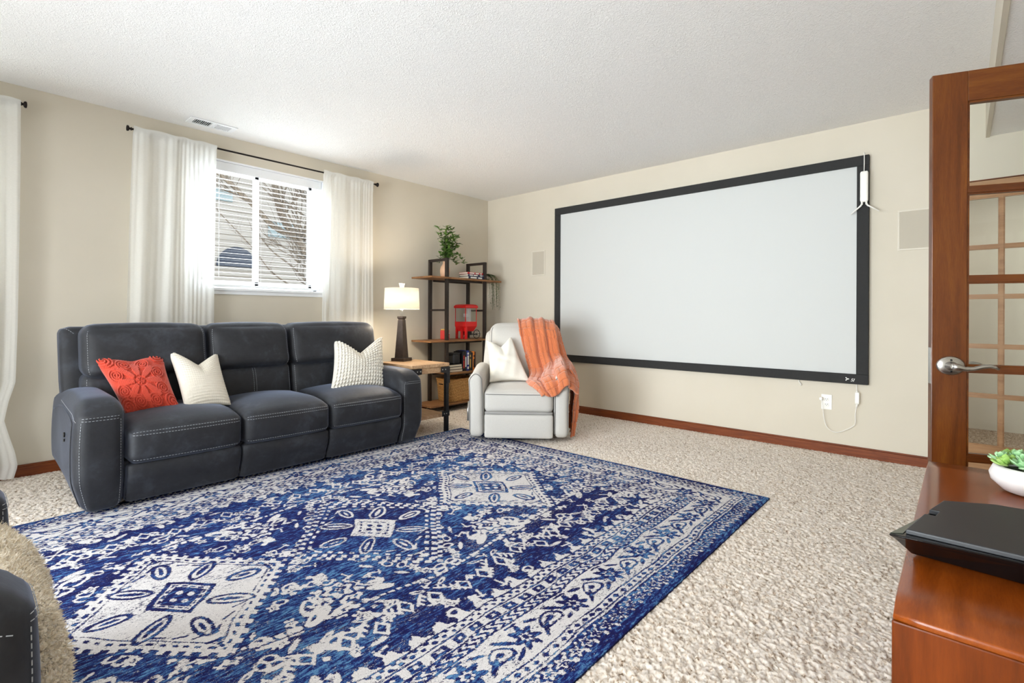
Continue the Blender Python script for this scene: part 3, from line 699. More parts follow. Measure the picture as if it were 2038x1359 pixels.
    hk = np.sin(s * 2 * PI / .042) * np.cos((d - .43) * 2 * PI / .035 + 1) ; paint(-(hk - .25) * .012, -1, where=bd)
    paint(np.abs(d - .425) - .0035, -1)
    bd = (d > .375) & (d < .42); paint(np.where(bd, -1, 1) * .02, 1); ck = (s / .085) % 1
    paint(np.maximum(np.abs(ck - .5) * .085 - .026, np.abs(d - .3975) - .018), -1); paint(np.maximum(np.abs(ck - .5) * .085 - .009, np.abs(d - .3975) - .007), .8)
    paint(np.abs(d - .370) - .004, -1)
    bd = (d > .325) & (d < .366); paint(np.where(bd, -1, 1) * .02, 1); hk = np.sin(s * 2 * PI / .036 + 2.5 * np.sin((d - .325) * 2 * PI / .04)); paint(-(hk - .15) * .012, -1, where=bd)
    paint(np.abs(d - .322) - .0035, -1)
    paint(np.where((d > .155) & (d < .318), -1, 1) * .02, 1)       # broad cream border with flowers
    per = .27; q = ((s / per) % 1 - .5) * per; y = d - .238
    for sx in (-1, 1):
        xx, yy = rot(q - sx * per / 2, y, .4 * sx); x2, y2 = rot(q - sx * .085, y - .03 * sx, .7 * sx)
        paint(ell(x2, y2, .045, .009), -1); x2, y2 = rot(q - sx * .075, y + .045 * sx, -.5 * sx); paint(ell(x2, y2, .03, .008), -1)
        paint(np.abs(ell(xx, yy, .05, .03)) - .004, -1); paint(ell(xx, yy, .016, .012), -1)
    rosette(q, y, .064, 7, -1, 1); x2, y2 = rot(q, y - .07, 0); paint(box(x2, y2, .03, .004), -1)
    paint(np.abs(d - .152) - .0035, -1)
    bd = (d > .118) & (d < .149); paint(np.where(bd, -1, 1) * .02, 1); ck = ((s / .045) % 1 - .5) * .045; paint(dia(ck, d - .1335, .016, .012), -1)
    paint(np.abs(d - .115) - .0035, -1); paint(np.abs(d - .108) - .004, 1)
    bd = d < .103; paint(np.where(bd, -1, 1) * .02, -1)
    ck = ((s / .062) % 1 - .5) * .062; th = np.arctan2(d - .065, ck); rr = np.hypot(ck, d - .065)
    paint(np.abs(rr - .020 * (.8 + .35 * np.cos(5 * th))) - .005, 1); paint(ell(np.abs(ck) - .031, d - .04, .009, .012), 1); paint(ell(np.abs(ck) - .031, d - .09, .008, .007), 1)
    paint(d - .018, -1); paint(d - .010, -1.3)
    # wear: faded patches bring cream through the blue and blue through the cream
    wear = (vnoise(.5, .3, 5) - .5) * .75 + (vnoise(.16, .05, 6) - .5) * .8 + (vnoise(.04, .014, 7) - .5) * .6
    C = np.clip(C, -1.25, 0.72) + wear * .75 * (d > .012)
    A = vnoise(.35, .10, 8) * .5 + vnoise(.09, .03, 9) * .3 + vnoise(.9, .35, 10) * .45    # abrash: navy to mid blue
    # mesh
    x = -1.46 - Ug; y = -3.815 + Vg; z = np.full(x.shape, .0125) + (vnoise(.4, .3, 11) - .5) * .003
    edge = np.minimum(np.minimum(Ug, L - Ug), np.minimum(Vg, Wd - Vg)); z = np.where(edge < .0005, .009, z)
    co = np.stack([x, y, z], -1).reshape(-1, 3)
    w = nv + 1; n = (nu + 1) * w
    idx = np.arange(n).reshape(nu + 1, w); a = idx[:-1, :-1].ravel(); b_ = idx[1:, :-1].ravel(); c_ = idx[1:, 1:].ravel(); d_ = idx[:-1, 1:].ravel()
    faces = np.stack([a, d_, c_, b_], -1)
    ring = np.concatenate([idx[:, 0], idx[-1, 1:], idx[-2::-1, -1], idx[0, -2:0:-1]])
    low = co[ring].copy(); low[:, 2] = 0.001; m0 = len(co); k = len(ring); r_ = np.arange(k); r1 = (r_ + 1) % k
    side = np.stack([ring[r_], m0 + r_, m0 + r1, ring[r1]], -1); co = np.concatenate([co, low]); faces = np.concatenate([faces, side])
    me = bpy.data.meshes.new('area_rug'); me.vertices.add(len(co)); me.vertices.foreach_set('co', co.astype(np.float32).ravel())
    me.loops.add(faces.size); me.loops.foreach_set('vertex_index', faces.astype(np.int32).ravel())
    me.polygons.add(len(faces)); me.polygons.foreach_set('loop_start', np.arange(0, faces.size, 4, dtype=np.int32)); me.polygons.foreach_set('loop_total', np.full(len(faces), 4, dtype=np.int32))
    me.update(calc_edges=True); me.validate()
    for nm, arr in (('pile', C), ('abrash', A)):
        at = me.attributes.new(nm, 'FLOAT', 'POINT'); full = np.concatenate([arr.reshape(-1), np.full(k, -1.3 if nm == 'pile' else 0.0)]).astype(np.float32); at.data.foreach_set('value', full)
    m, t, b = nt('rug_pile'); at = N(t, 'ShaderNodeAttribute'); at.attribute_name = 'pile'; ab = N(t, 'ShaderNodeAttribute'); ab.attribute_name = 'abrash'
    n1 = noise(t, coords(t, (1, 2.2, 1)), 58, 5, 0.78, 0.6); n2 = noise(t, coords(t, (1, 1.6, 1)), 260, 2, 0.6); n3 = noise(t, coords(t, (0.5, 1.7, 1)), 60, 5, 0.7)
    f = math_(t, 'ADD', at.outputs['Fac'], math_(t, 'MULTIPLY', math_(t, 'SUBTRACT', n1, 0.5), 6.2)); f = math_(t, 'ADD', f, math_(t, 'MULTIPLY', math_(t, 'SUBTRACT', n2, 0.5), 2.2))
    f = math_(t, 'ADD', math_(t, 'MULTIPLY', f, 0.3), 0.5)
    g = math_(t, 'ADD', math_(t, 'MULTIPLY', ab.outputs['Fac'], 0.45), math_(t, 'MULTIPLY', math_(t, 'SUBTRACT', n2, 0.5), 0.7))
    g = math_(t, 'ADD', math_(t, 'ADD', g, 0.32), math_(t, 'MULTIPLY', math_(t, 'SUBTRACT', n3, 0.5), 2.0))
    blue = ramp(t, g, [(0.48, srgb(20, 20, 72)), (0.60, srgb(28, 38, 104)), (0.72, srgb(44, 80, 136)), (0.88, srgb(92, 138, 178))])
    cream = ramp(t, n2, [(0.3, srgb(192, 188, 190)), (0.7, srgb(226, 223, 222))])
    mx = N(t, 'ShaderNodeMix', data_type='RGBA'); t.links.new(ramp(t, f, [(0.40, (0, 0, 0)), (0.47, (1, 1, 1))]), mx.inputs['Factor']); t.links.new(blue, mx.inputs['A']); mx.inputs['B'].default_value = srgb(24, 26, 66)
    m2 = N(t, 'ShaderNodeMix', data_type='RGBA'); t.links.new(ramp(t, f, [(0.515, (0, 0, 0)), (0.565, (1, 1, 1))]), m2.inputs['Factor']); t.links.new(mx.outputs['Result'], m2.inputs['A']); t.links.new(cream, m2.inputs['B'])
    t.links.new(m2.outputs['Result'], b.inputs['Base Color']); b.inputs['Roughness'].default_value = 0.95; b.inputs['Specular IOR Level'].default_value = 0.15
    bump(t, b, n2, 0.35, 0.006)
    o = link('area_rug', me, m, None, False); tag(o, 'large blue and cream distressed medallion rug on the carpet', 'rug'); return o
rug()

# ------------------------------------------------------------------ reclining sofa and matching recliner
def sst(a, b, x):
    t = max(0.0, min(1.0, (x - a) / (b - a))); return t * t * (3 - 2 * t)
def recliner(name, label, cat, loc, rz, half, n, arm=0.205, seatspan=None, split=None):
    t0 = thing(name, label, cat, loc, rz); aw = arm / 2; S = M['suede']
    # arms
    for sg in (-1, 1):
        def dfa(x, y, z, a, b, c, sg=sg):
            zz = z + 0.30; o_ = sg * a
            lowt = 1 - sst(0.0, 0.20, zz)
            if o_ > 0: x += sg * (0.014 * math.sin(PI * min(1, max(0, zz / 0.6))) - 0.030 * lowt) * o_
            y += 0.04 * lowt * max(0, -b) - 0.03 * (1 - sst(0.0, 0.15, zz)) * max(0, b); z += 0.09 * sst(-0.25, 0.46, y) * lowt
            z -= 0.050 * sst(-0.33, -0.47, y) * max(0, c) ; z -= 0.03 * sst(0.1, 0.45, y) * max(0, c); z = max(z, -0.300)
            return x, y, z
        A_ = RC((sg * (half - aw), 0.0, 0.305), (aw, 0.462, 0.30), 0.055, 18, (0.0, 0.012, 0.02), dfa)
        o = A_.build('arm', S, t0); sm = Seams(); e = 0.86
        A_.stitch(sm, lin((-e, -1, -0.93), (-e, -1, 0.80)) ); A_.stitch(sm, lin((e, -1, -0.93), (e, -1, 0.80)))
        A_.stitch(sm, lin((-e, -1, 0.80), (e, -1, 0.80))); A_.stitch(sm, lin((-e * .98, -1, 0.86), (e * .98, -1, 0.86)))
        A_.stitch(sm, lin((sg * 1, -0.93, 0.75), (sg * 1, 0.2, 0.86))); sm.build('stitching', M['thread'], o)
        # welt on the outer side panel
        ring = [A_.surf(sg * 1, -0.80 + 0.0 * k, -0.9 + 1.55 * k / 20) for k in range(21)] + [A_.surf(sg * 1, -0.80 + 1.5 * k / 20, 0.65 + 0.12 * math.sin(PI * k / 20)) for k in range(1, 21)]
        MB().tube([p + Vector((sg * 0.001, 0, 0)) for p in ring], 0.0045, 6).build('welt', S, o, True)
    # base and back frame
    inner = half - arm
    MB().box(-inner + 0.005, inner - 0.005, -0.40, 0.43, 0.05, 0.25).build('base', S, t0)
    bf = RC((0, 0.36, 0.64), (half - 0.018, 0.085, 0.345), 0.05, 20, (0, 0.01, 0.0), lambda x, y, z, a, b, c: (x * (1 - 0.012 * max(0, -c)), y + 0.10 * (z / 0.345), z))
    o = bf.build('back_frame', S, t0); sm = Seams(); bf.stitch(sm, lin((-0.99, -0.5, 1), (-0.93, -1, 0.86))); bf.stitch(sm, lin((0.99, -0.5, 1), (0.93, -1, 0.86))); sm.build('stitching', M['thread'], o)
    # seats
    xs = seatspan or [-inner + 2 * inner * k / n for k in range(n + 1)]
    bx = split or xs
    for k in range(n):
        cx = (xs[k] + xs[k + 1]) / 2; hw = (xs[k + 1] - xs[k]) / 2 - 0.003
        def dfs(x, y, z, a, b, c):
            z -= 0.05 * sst(-0.10, -0.42, y) ** 1.5 * max(0, c); z += 0.018 * math.cos(a * PI / 2) * max(0, c) * sst(-.42, 0, y)
            return x, y - 0.006 * math.cos(a * PI / 2) * max(0, -b), z
        Sx = RC((cx, -0.145, 0.352), (hw, 0.335, 0.115), 0.05, 18, (0, 0.012, 0.018), dfs); o = Sx.build('seat_cushion', S, t0)
        sm = Seams(); e = 0.95; Sx.stitch(sm, lin((-e, -0.985, 0.83), (e, -0.985, 0.83), 30)); Sx.stitch(sm, lin((-e, -1, 0.62), (e, -1, 0.62), 30)); Sx.stitch(sm, lin((-e, -1, -0.82), (e, -1, -0.82), 30)); sm.build('stitching', M['thread'], o)
        F_ = RC((cx, -0.40, 0.130), (hw, 0.06, 0.112), 0.022, 12, (0, 0.010, 0), lambda x, y, z, a, b, c: (x, y + 0.055 * (1 - sst(-0.11, 0.06, z)), z)); F_.build('footrest_panel', S, t0)
        # back cushions: head roll above, lumbar below
        cx = (bx[k] + bx[k + 1]) / 2; hw = (bx[k + 1] - bx[k]) / 2 - 0.004
        tilt = lambda z: 0.17 * (z)
        Lb = RC((cx, 0.205, 0.555), (hw, 0.10, 0.145), 0.055, 16, (0, 0.028, 0), lambda x, y, z, a, b, c: (x, y + tilt(z), z)); o = Lb.build('lumbar_cushion', S, t0); sm = Seams()
        if n > 1 and k == 1 or n == 1:
            for e in (-0.03, 0.03): Lb.stitch(sm, lin((e, -1, -0.9), (e, -1, 0.9)))
        for e in (-0.955, 0.955): Lb.stitch(sm, lin((e, -0.98, -0.9), (e, -0.98, 0.9)))
        sm.build('stitching', M['thread'], o)
        Hb = RC((cx, 0.245, 0.832), (hw, 0.115, 0.168), 0.075, 18, (0, 0.035, 0.012), lambda x, y, z, a, b, c: (x, y + 0.20 * z - 0.018 * (1 - sst(-0.16, -0.02, z)) * max(0, -b), z)); o = Hb.build('head_cushion', S, t0)
        sm = Seams()
        for e in (-0.955, 0.955): Hb.stitch(sm, lin((e, -0.98, -0.95), (e, -0.98, 0.93)))
        sm.build('stitching', M['thread'], o)
    return t0
sofa = recliner('reclining_sofa', 'charcoal suede three-seat reclining sofa under the window', 'sofa', (-3.17, -0.81, 0.018), 0, 1.115, 3,
    seatspan=[-0.905, -0.312, 0.278, 0.91], split=[-1.02, -0.325, 0.262, 1.06])
MB().tube([(-1.128, -0.16, 0.40), (-1.134, -0.16, 0.40)], 0.014, 12).tube([(-1.128, -0.16, 0.37), (-1.134, -0.16, 0.37)], 0.008, 10).build('recline_button', M['blackmetal'], sofa, True)
rec = recliner('recliner_chair', 'charcoal suede recliner at the lower left with a fleece throw on it', 'armchair', (-5.070, -2.93, 0.018), PI / 2, 0.49, 1)

# ------------------------------------------------------------------ throw pillows
def pillow(name, label, corners, m, t=0.075, chop=0.0, disp=None, n=60, group=None, seam=None, flip=1):
    """corners: bottom-left, bottom-right, top-right, top-left as seen from the front; front faces -normal"""
    P = [Vector(c) for c in corners]; ctr = sum(P, Vector()) / 4
    nrm = ((P[1] - P[0]).cross(P[3] - P[0])).normalized()          # towards the viewer
    upv = ((P[3] + P[2]) - (P[0] + P[1])) / 2; rtv = ((P[1] + P[2]) - (P[0] + P[3])) / 2
    vs = []; fs = []
    g = [math.sin((i / n - 0.5) * PI) * 0.6 + (i / n * 2 - 1) * 0.4 for i in range(n + 1)]
    for sd in (1, -1):
        b0 = len(vs)
        for i in range(n + 1):
            for j in range(n + 1):
                u, v = g[i], g[j]
                uu = u * (1 - 0.085 * (1 - v * v) * abs(u)); vv = v * (1 - 0.085 * (1 - u * u) * abs(v))
                p = P[0] * (1 - uu) * (1 - vv) / 4 + P[1] * (1 + uu) * (1 - vv) / 4 + P[2] * (1 + uu) * (1 + vv) / 4 + P[3] * (1 - uu) * (1 + vv) / 4
                dip = chop * max(0.0, 1 - abs(u) / 0.85) ** 1.15 * sst(-0.5, 1.0, v)
                p = p - upv * dip
                T = t * (max(0, (1 - u * u)) * max(0, (1 - v * v))) ** 0.42
                T *= 1 - 0.35 * (1 if chop > 0 else 0) * math.exp(-(u / 0.3) ** 2) * sst(0.1, 1.0, v)
                dd = disp(u, v) * min(1, T / 0.01) if (disp and sd > 0) else 0
                vs.append(p + nrm * sd * (T + dd) - ctr)
        w = n + 1
        for i in range(n):
            for j in range(n):
                q = (b0 + i * w + j, b0 + (i + 1) * w + j, b0 + (i + 1) * w + j + 1, b0 + i * w + j + 1); fs.append(q if sd > 0 else q[::-1])
    me = bpy.data.meshes.new(name); me.from_pydata([v[:] for v in vs], [], fs)
    bm = bmesh.new(); bm.from_mesh(me); bmesh.ops.remove_doubles(bm, verts=bm.verts[:], dist=1e-5); bm.to_mesh(me); bm.free(); me.update()
    o = link(name, me, m, None, True, loc=ctr); tag(o, label, 'pillow', group)
    return o
def tuft(u, v):
    """raised damask scrolls"""
    x, y = u + 0.05, v + 0.08; r = math.hypot(x, y); a = math.atan2(y, x); h = 0.0
    k = abs((a / (PI / 4) + 0.5) % 1 - 0.5) * 2                     # 0 on petal axes
    rad = 0.62 + 0.12 * math.cos(8 * a)
    if r < rad and k < 0.75 - 0.55 * abs(r / rad - 0.45): h = 1
    if abs(r - 0.16) < 0.03: h = 0
    for i in range(8):
        aa = i * PI / 4 + PI / 8; cx, cy = 0.72 * math.cos(aa), 0.72 * math.sin(aa); d = math.hypot(x - cx, y - cy); th = math.atan2(y - cy, x - cx)
        if abs((d / 0.075 - th / (2 * PI)) % 1 - 0.5) < 0.30 and d < 0.24: h = 1
    for sx in (-1, 1):
        for sy in (-1, 1):
            d = math.hypot(u - sx * 0.82, v - sy * 0.82); th = math.atan2(v - sy * .82, u - sx * .82)
            if d < 0.30 and abs((d / 0.10 + th / PI) % 1 - 0.5) < 0.28: h = 1
    return 0.0085 * h + 0.0012 * math.sin(u * 90) * math.sin(v * 90)
pillow('throw_pillow', 'coral tufted pillow leaning on the left arm of the sofa', [(-4.02, -0.95, 0.475), (-3.752, -1.0, 0.482), (-3.771, -0.66, 0.823), (-4.14, -0.66, 0.814)], M['coral'], 0.07, 0.05, tuft, 150)
pillow('throw_pillow', 'beige waffle-knit pillow beside the coral pillow', [(-3.735, -1.03, 0.474), (-3.456, -0.99, 0.476), (-3.445, -0.69, 0.80), (-3.745, -0.69, 0.832)], M['waffle'], 0.065, 0.20,
       lambda u, v: 0.0042 * abs(math.sin(v * 34)) * (0.6 + 0.4 * abs(math.sin(u * 34))), 150)
pillow('throw_pillow', 'ivory knobbly pillow at the right end of the sofa', [(-2.745, -0.99, 0.478), (-2.235, -0.99, 0.476), (-2.10, -0.73, 0.885), (-2.555, -0.70, 0.862)], M['ivory_knit'], 0.075, 0.27,
       lambda u, v: 0.015 * abs(math.sin((v + 1) * PI * 7.5)) * abs(math.sin((u + 1) * PI * 9)), 190)

# ------------------------------------------------------------------ cream swivel recliner, its pillow and throw
CH = Vector((-1.51, -1.87, 0.0)); CA = -0.885; CR = Matrix.Rotation(CA, 3, 'Z')
def chw(x, y, z): return CH + CR @ Vector((x, y, z))
t0 = thing('swivel_recliner', 'cream upholstered swivel recliner beside the projection screen', 'armchair', CH, CA); S = M['cream_chair']
for sg in (-1, 1):
    def dfa(x, y, z, a, b, c, sg=sg):
        k = max(0, c) ; z += 0.02 * k * sst(-0.2, 0.2, y) - 0.03 * k * max(0, sg * a) * sst(0.2, -0.3, y)
        x += sg * 0.012 * k * sst(-.1, .3, z); return x, y + 0.01 * (1 - sst(-0.25, 0.0, z)) * max(0, -b), z
    A_ = RC((sg * 0.363, 0.40, 0.325), (0.064, 0.395, 0.275), 0.045, 16, (0.004, 0.008, 0.012), dfa); o = A_.build('arm', S, t0)
    e = 0.97; pts = [A_.surf(sg * 0.93, -e, -0.95 + 1.75 * k / 20) for k in range(21)] + [A_.surf(sg * 0.93 - sg * 1.86 * k / 12, -e, 0.80 + 0.17 * math.sin(PI * k / 12)) for k in range(1, 13)] + [A_.surf(-sg * 0.93, -e, 0.80 - 1.75 * k / 20) for k in range(1, 21)]
    pts = [p + Vector((0, -0.004, 0)) for p in pts]; MB().tube(pts, 0.0035, 6).build('piping', M['piping'], o, True)
B_ = RC((0, 0.74, 0.54), (0.375, 0.10, 0.40), 0.06, 16, (0.0, 0.02, 0.01), lambda x, y, z, a, b, c: (x * (1 - 0.045 * sst(0.0, 0.4, z) ), y + 0.10 * (z / 0.4) , z)); B_.build('back_frame', S, t0)
K_ = RC((0, 0.655, 0.735), (0.292, 0.105, 0.275), 0.085, 18, (0.0, 0.045, 0.01), lambda x, y, z, a, b, c: (x * (1 + 0.06 * sst(-.2, .2, z)), y + 0.26 * z, z)); o = K_.build('back_cushion', S, t0)
pts = [K_.surf(-0.97, -0.86, -0.95 + 1.9 * k / 30) for k in range(31)]; MB().tube(pts, 0.0035, 6).build('piping', M['piping'], o, True)
pts = [K_.surf(0.97, -0.86, -0.95 + 1.9 * k / 30) for k in range(31)]; MB().tube(pts, 0.0035, 6).build('piping', M['piping'], o, True)
S_ = RC((0, 0.30, 0.365), (0.294, 0.30, 0.105), 0.045, 18, (0, 0.014, 0.02), lambda x, y, z, a, b, c: (x, y, z - 0.02 * sst(-0.1, -0.3, y) * max(0, c))); o = S_.build('seat_cushion', S, t0)
pts = [S_.surf(-0.98 + 1.96 * k / 30, -0.99, 0.60) for k in range(31)]; MB().tube([p + Vector((0, -.002, .003)) for p in pts], 0.0035, 6).build('piping', M['piping'], o, True)
F_ = RC((0, 0.045, 0.149), (0.292, 0.05, 0.103), 0.02, 12, (0, 0.010, 0)); F_.build('footrest_panel', S, t0)
q = RC((0, 0.02, 0.262), (0.288, 0.03, 0.012), 0.01, 6).build('footrest_seam', simple('seam_grey', srgb(150, 148, 145), 0.9), t0)
MB().lathe([(0.30, 0.0), (0.315, 0.01), (0.315, 0.022), (0.20, 0.034), (0.12, 0.06)], (0, 0.40, 0.0165), 40).build('swivel_base', simple('base_black', srgb(24, 24, 26), 0.5), t0, True)
MB().tube([(-0.43, 0.30, 0.30), (-0.462, 0.29, 0.30)], 0.010, 10).tube([(-0.462, 0.29, 0.31), (-0.465, 0.27, 0.24), (-0.462, 0.26, 0.14)], [0.011, 0.010, 0.012], 10).build('recline_lever', M['chrome'], t0, True)
pillow('throw_pillow', 'plain ivory pillow with a pinched top on the cream recliner', [chw(-0.272, 0.26, 0.487), chw(0.092, 0.30, 0.495), chw(-0.085, 0.50, 0.885), chw(-0.325, 0.50, 0.85)][0:4], M['cream_pillow'], 0.07, 0.16,
       lambda u, v: 0.003 * math.sin(u * 4 + v * 7 + 1.5 * math.sin(v * 5)) + 0.0022 * math.sin(u * 11 - v * 6), 80)
def quilt(U, V, nu, nv, fold, seed):
    r = np.random.RandomState(seed); ph = r.rand(4) * 6.28
    f = fold * np.clip(U * 3.0, 0.12, 1) * (np.sin(V * 2 * PI * 3.6 + ph[0] + 1.2 * np.sin(U * 4 + ph[1])) + 0.5 * np.sin(V * 2 * PI * 7.5 + ph[2] + 2.0 * U) + 0.35 * np.sin(U * 17 + V * 9 + ph[3]) * (U > .45))
    gu = np.abs(((U * nu) % 1) - .5) * 2; gv = np.abs(((V * nv + 0.5 * (np.floor(U * nu) % 2)) % 1) - .5) * 2
    g = 1 - np.clip((np.maximum(gu, gv) - .86) / .14, 0, 1); return f + 0.010 * (g - 1) + (r.rand(*U.shape) - .5) * 0.0018
rows = [[(-.02, .97, .72), (.10, .98, .70), (.21, .98, .72), (.31, .97, .73), (.40, .95, .70)],
        [(-.035, .93, .985), (.10, .93, 1.0), (.20, .93, .995), (.30, .92, .985), (.37, .90, .93)],
        [(-.04, .80, 1.045), (.09, .79, 1.055), (.19, .79, 1.05), (.29, .79, 1.035), (.375, .80, .965)],
        [(-.03, .665, 1.045), (.09, .655, 1.055), (.19, .655, 1.05), (.29, .66, 1.03), (.38, .72, .95)],
        [(-.015, .565, .985), (.10, .555, .99), (.20, .555, .985), (.30, .565, .965), (.39, .68, .90)],
        [(.00, .53, .90), (.12, .52, .905), (.22, .52, .9), (.32, .535, .88), (.40, .63, .82)],
        [(.045, .49, .72), (.15, .48, .73), (.25, .49, .73), (.35, .52, .72), (.435, .60, .70)],
        [(.085, .40, .56), (.19, .38, .58), (.28, .39, .64), (.38, .42, .68), (.47, .46, .65)],
        [(.055, .27, .505), (.16, .20, .525), (.26, .18, .58), (.38, .20, .66), (.485, .28, .615)],
        [(.10, .13, .505), (.19, .07, .505), (.28, .04, .55), (.39, .06, .63), (.50, .16, .53)],
        [(.155, .02, .475), (.22, -.015, .46), (.30, -.025, .50), (.40, -.02, .57), (.50, .10, .47)],
        [(.20, -.03, .43), (.26, -.035, .415), (.32, -.04, .43), (.41, -.035, .51), (.50, .06, .42)]]
rows = [[tuple(chw(*p)) for p in r] for r in rows]
th = cloth('throw_blanket', rows, M['orange'], None, 170, 120, lambda U, V: quilt(U, V, 13, 6, 0.013, 3), 0.016)
tag(th, 'orange quilted plush throw draped over the cream recliner', 'throw blanket')
rows = [[(.445, .12, .62), (.455, .25, .645), (.455, .38, .655), (.45, .48, .66)], [(.475, .10, .56), (.485, .24, .60), (.485, .38, .61), (.475, .50, .62)], [(.492, .10, .45), (.505, .22, .46), (.50, .36, .48), (.485, .50, .48)],
        [(.485, .12, .33), (.515, .22, .34), (.50, .33, .35), (.48, .44, .36)], [(.47, .14, .20), (.505, .21, .20), (.49, .30, .22), (.47, .38, .24)], [(.455, .15, .03), (.48, .20, .035), (.475, .26, .05), (.46, .33, .08)]]
cloth('hanging_end', [[tuple(chw(*p)) for p in r] for r in rows], M['orange'], th, 90, 60, lambda U, V: quilt(U, V, 7, 3, 0.008, 5), 0.014)

# cream fleece throw on the charcoal recliner
rows = []
ys = [-3.215, -3.235, -3.20, -3.08, -2.95, -2.82, -2.70, -2.62]; ins = [0.13, 0.035, 0.0, -0.01, 0.0, -0.008, 0.012, 0.06]
for s in range(12):
    k = s / 11; row = []
    for j, y in enumerate(ys):
        if k < 0.4: x = -5.22 + (k / 0.4) * 0.60; z = 0.49 + 0.015 * math.sin(k * 8); y = max(y, -3.195)
        else:
            q = (k - 0.4) / 0.6; x = -4.632 + 0.070 * math.sin(min(1, q * 1.9) * PI / 2) - 0.025 * q; z = 0.49 - 0.47 * q ** 1.25
            x -= ins[j] * min(1, q * 2.2); y = max(y, -3.195 - 0.05 * min(1, q * 4))
        z -= 0.03 * (j == 7) * (1 - k)
        row.append((x, y, max(0.035, z)))
    rows.append(row)
def fleece(U, V):
    r = np.random.RandomState(2).rand(U.shape[0], U.shape[1]) - .5
    return 0.019 * (np.abs(np.sin(V * PI * 4.2 + .6 + .5 * np.sin(U * 3))) ** .7 * 2 - 1) * np.clip(U * 2.4 - .5, 0.25, 1) + 0.004 * np.sin(V * 40) * np.sin(U * 8) + r * 0.0035
o = cloth('throw_blanket', rows, M['sherpa'], None, 230, 230, fleece, 0.03)
def pile(o, n, L, w, off, seed):
    r = np.random.RandomState(seed); me = o.data; nv_ = len(me.vertices); co = np.zeros(nv_ * 3, dtype=np.float32); no = np.zeros(nv_ * 3, dtype=np.float32)
    me.vertices.foreach_get('co', co); me.vertices.foreach_get('normal', no); co = co.reshape(-1, 3); no = no.reshape(-1, 3)
    i = r.randint(0, nv_, n); sg = np.where(r.rand(n) < 0.9, 1, -1)[:, None]; ctr = co.mean(0); out = np.sign(((co - ctr) * no).sum(1).mean()) or 1
    p = co[i] + (r.rand(n, 3) - .5) * 0.006; nn = no[i] * sg * out; d = nn * 0.8 + (r.rand(n, 3) - .5) * 1.3; d /= np.linalg.norm(d, axis=1, keepdims=True)
    s_ = np.cross(d, r.rand(n, 3) - .5); s_ /= np.linalg.norm(s_, axis=1, keepdims=True); ln = L * (.5 + r.rand(n, 1)); b0 = p + nn * off
    v = np.stack([b0 - s_ * w / 2, b0 + s_ * w / 2, b0 + d * ln * .6 + s_ * w * .4, b0 + d * ln, b0 + d * ln * .6 - s_ * w * .4], 1).reshape(-1, 3)
    m_ = bpy.data.meshes.new('pile'); m_.from_pydata(v.tolist(), [], [(5 * k, 5 * k + 1, 5 * k + 2, 5 * k + 3, 5 * k + 4) for k in range(n)]); m_.update()
    tag(link('pile', m_, M['sherpa'], o, True), kind='stuff')
pile(o, 42000, 0.011, 0.0028, 0.0145, 3); tag(o, 'cream sherpa fleece throw over the front of the charcoal recliner', 'throw blanket')

# ------------------------------------------------------------------ corner shelf and what stands on it
M['shelfwood'] = wood('rustic_shelf', srgb(98, 66, 40), srgb(142, 100, 64), srgb(166, 124, 84), (1.5, 14, 14), 0.5, 4, 0.0, 20)
M['shelfmetal'] = simple('dark_shelf_steel', srgb(52, 43, 38), 0.5, 0.4, var=0.15, vscale=30)
SX, SY = -0.705, -0.205
t0 = thing('open_shelf', 'rustic open shelf unit with dark metal frames in the corner', 'shelf', (SX, SY, 0))
for x in (-0.30, 0.30):
    for y in (-0.145, 0.15):
        MB().box(x - 0.0175, x + 0.0175, y - 0.0175, y + 0.0175, 0.0, 1.735, 0.002).build('post', M['shelfmetal'], t0)
    for z, nm in ((1.7175, 'top_rail'), (1.15, 'rung'), (0.065, 'foot_rail')): MB().box(x - 0.0125, x + 0.0125, -0.1275, 0.1325, z - 0.012, z + 0.0175 if z > 1.5 else z + 0.010).build(nm, M['shelfmetal'], t0)
for z, hw, yf, yb in ((1.50, 0.555, -0.185, 0.165), (0.79, 0.555, -0.185, 0.165), (0.42, 0.283, -0.19, 0.165), (0.075, 0.555 - .02, -0.165, 0.165)):
    MB().box(-hw, hw, yf, yb, z, z + 0.02, 0.002).build('shelf_board', M['shelfwood'], t0)
    MB().box(-0.28, 0.28, -0.12, -0.10, z - 0.022, z - 0.0005).box(-0.28, 0.28, 0.11, 0.13, z - 0.022, z - 0.0005).build('shelf_rail', M['shelfmetal'], t0)
# the 0.42 shelf reaches between the posts; the boards at 1.50, 0.79 and 0.075 run past them
def leafblob(mb, base, d, L, w, rnd, cup=0.2, seg=4):
    d = Vector(d).normalized(); sdir = d.cross(Vector((rnd.uniform(-.4, .4), rnd.uniform(-.4, .4), 1))).normalized(); nrm = sdir.cross(d)
    vs = []; 
    for i in range(seg + 1):
        t = i / seg; ww = w * math.sin(PI * (0.08 + 0.92 * t) ** 0.8) if i < seg else 0.0005
        c = Vector(base) + d * (L * t) - nrm * (cup * L * t * t)
        vs += [c - sdir * ww / 2, c + nrm * (-0.12 * ww), c + sdir * ww / 2]
    fs = []
    for i in range(seg):
        for k in (0, 1): fs.append((i * 3 + k, i * 3 + k + 1, i * 3 + k + 4, i * 3 + k + 3))
    mb.add(vs, fs)
def leafmat(name, a, b_, c):
    m, t, b = nt(name); t.links.new(ramp(t, noise(t, coords(t), 25, 3), [(0.3, a), (0.5, b_), (0.72, c)]), b.inputs['Base Color']); b.inputs['Roughness'].default_value = 0.5; return m
M['leaf'] = leafmat('green_leaves', srgb(48, 82, 28), srgb(84, 122, 48), srgb(132, 160, 84)); M['stem'] = simple('plant_stem', srgb(86, 92, 48), 0.7)
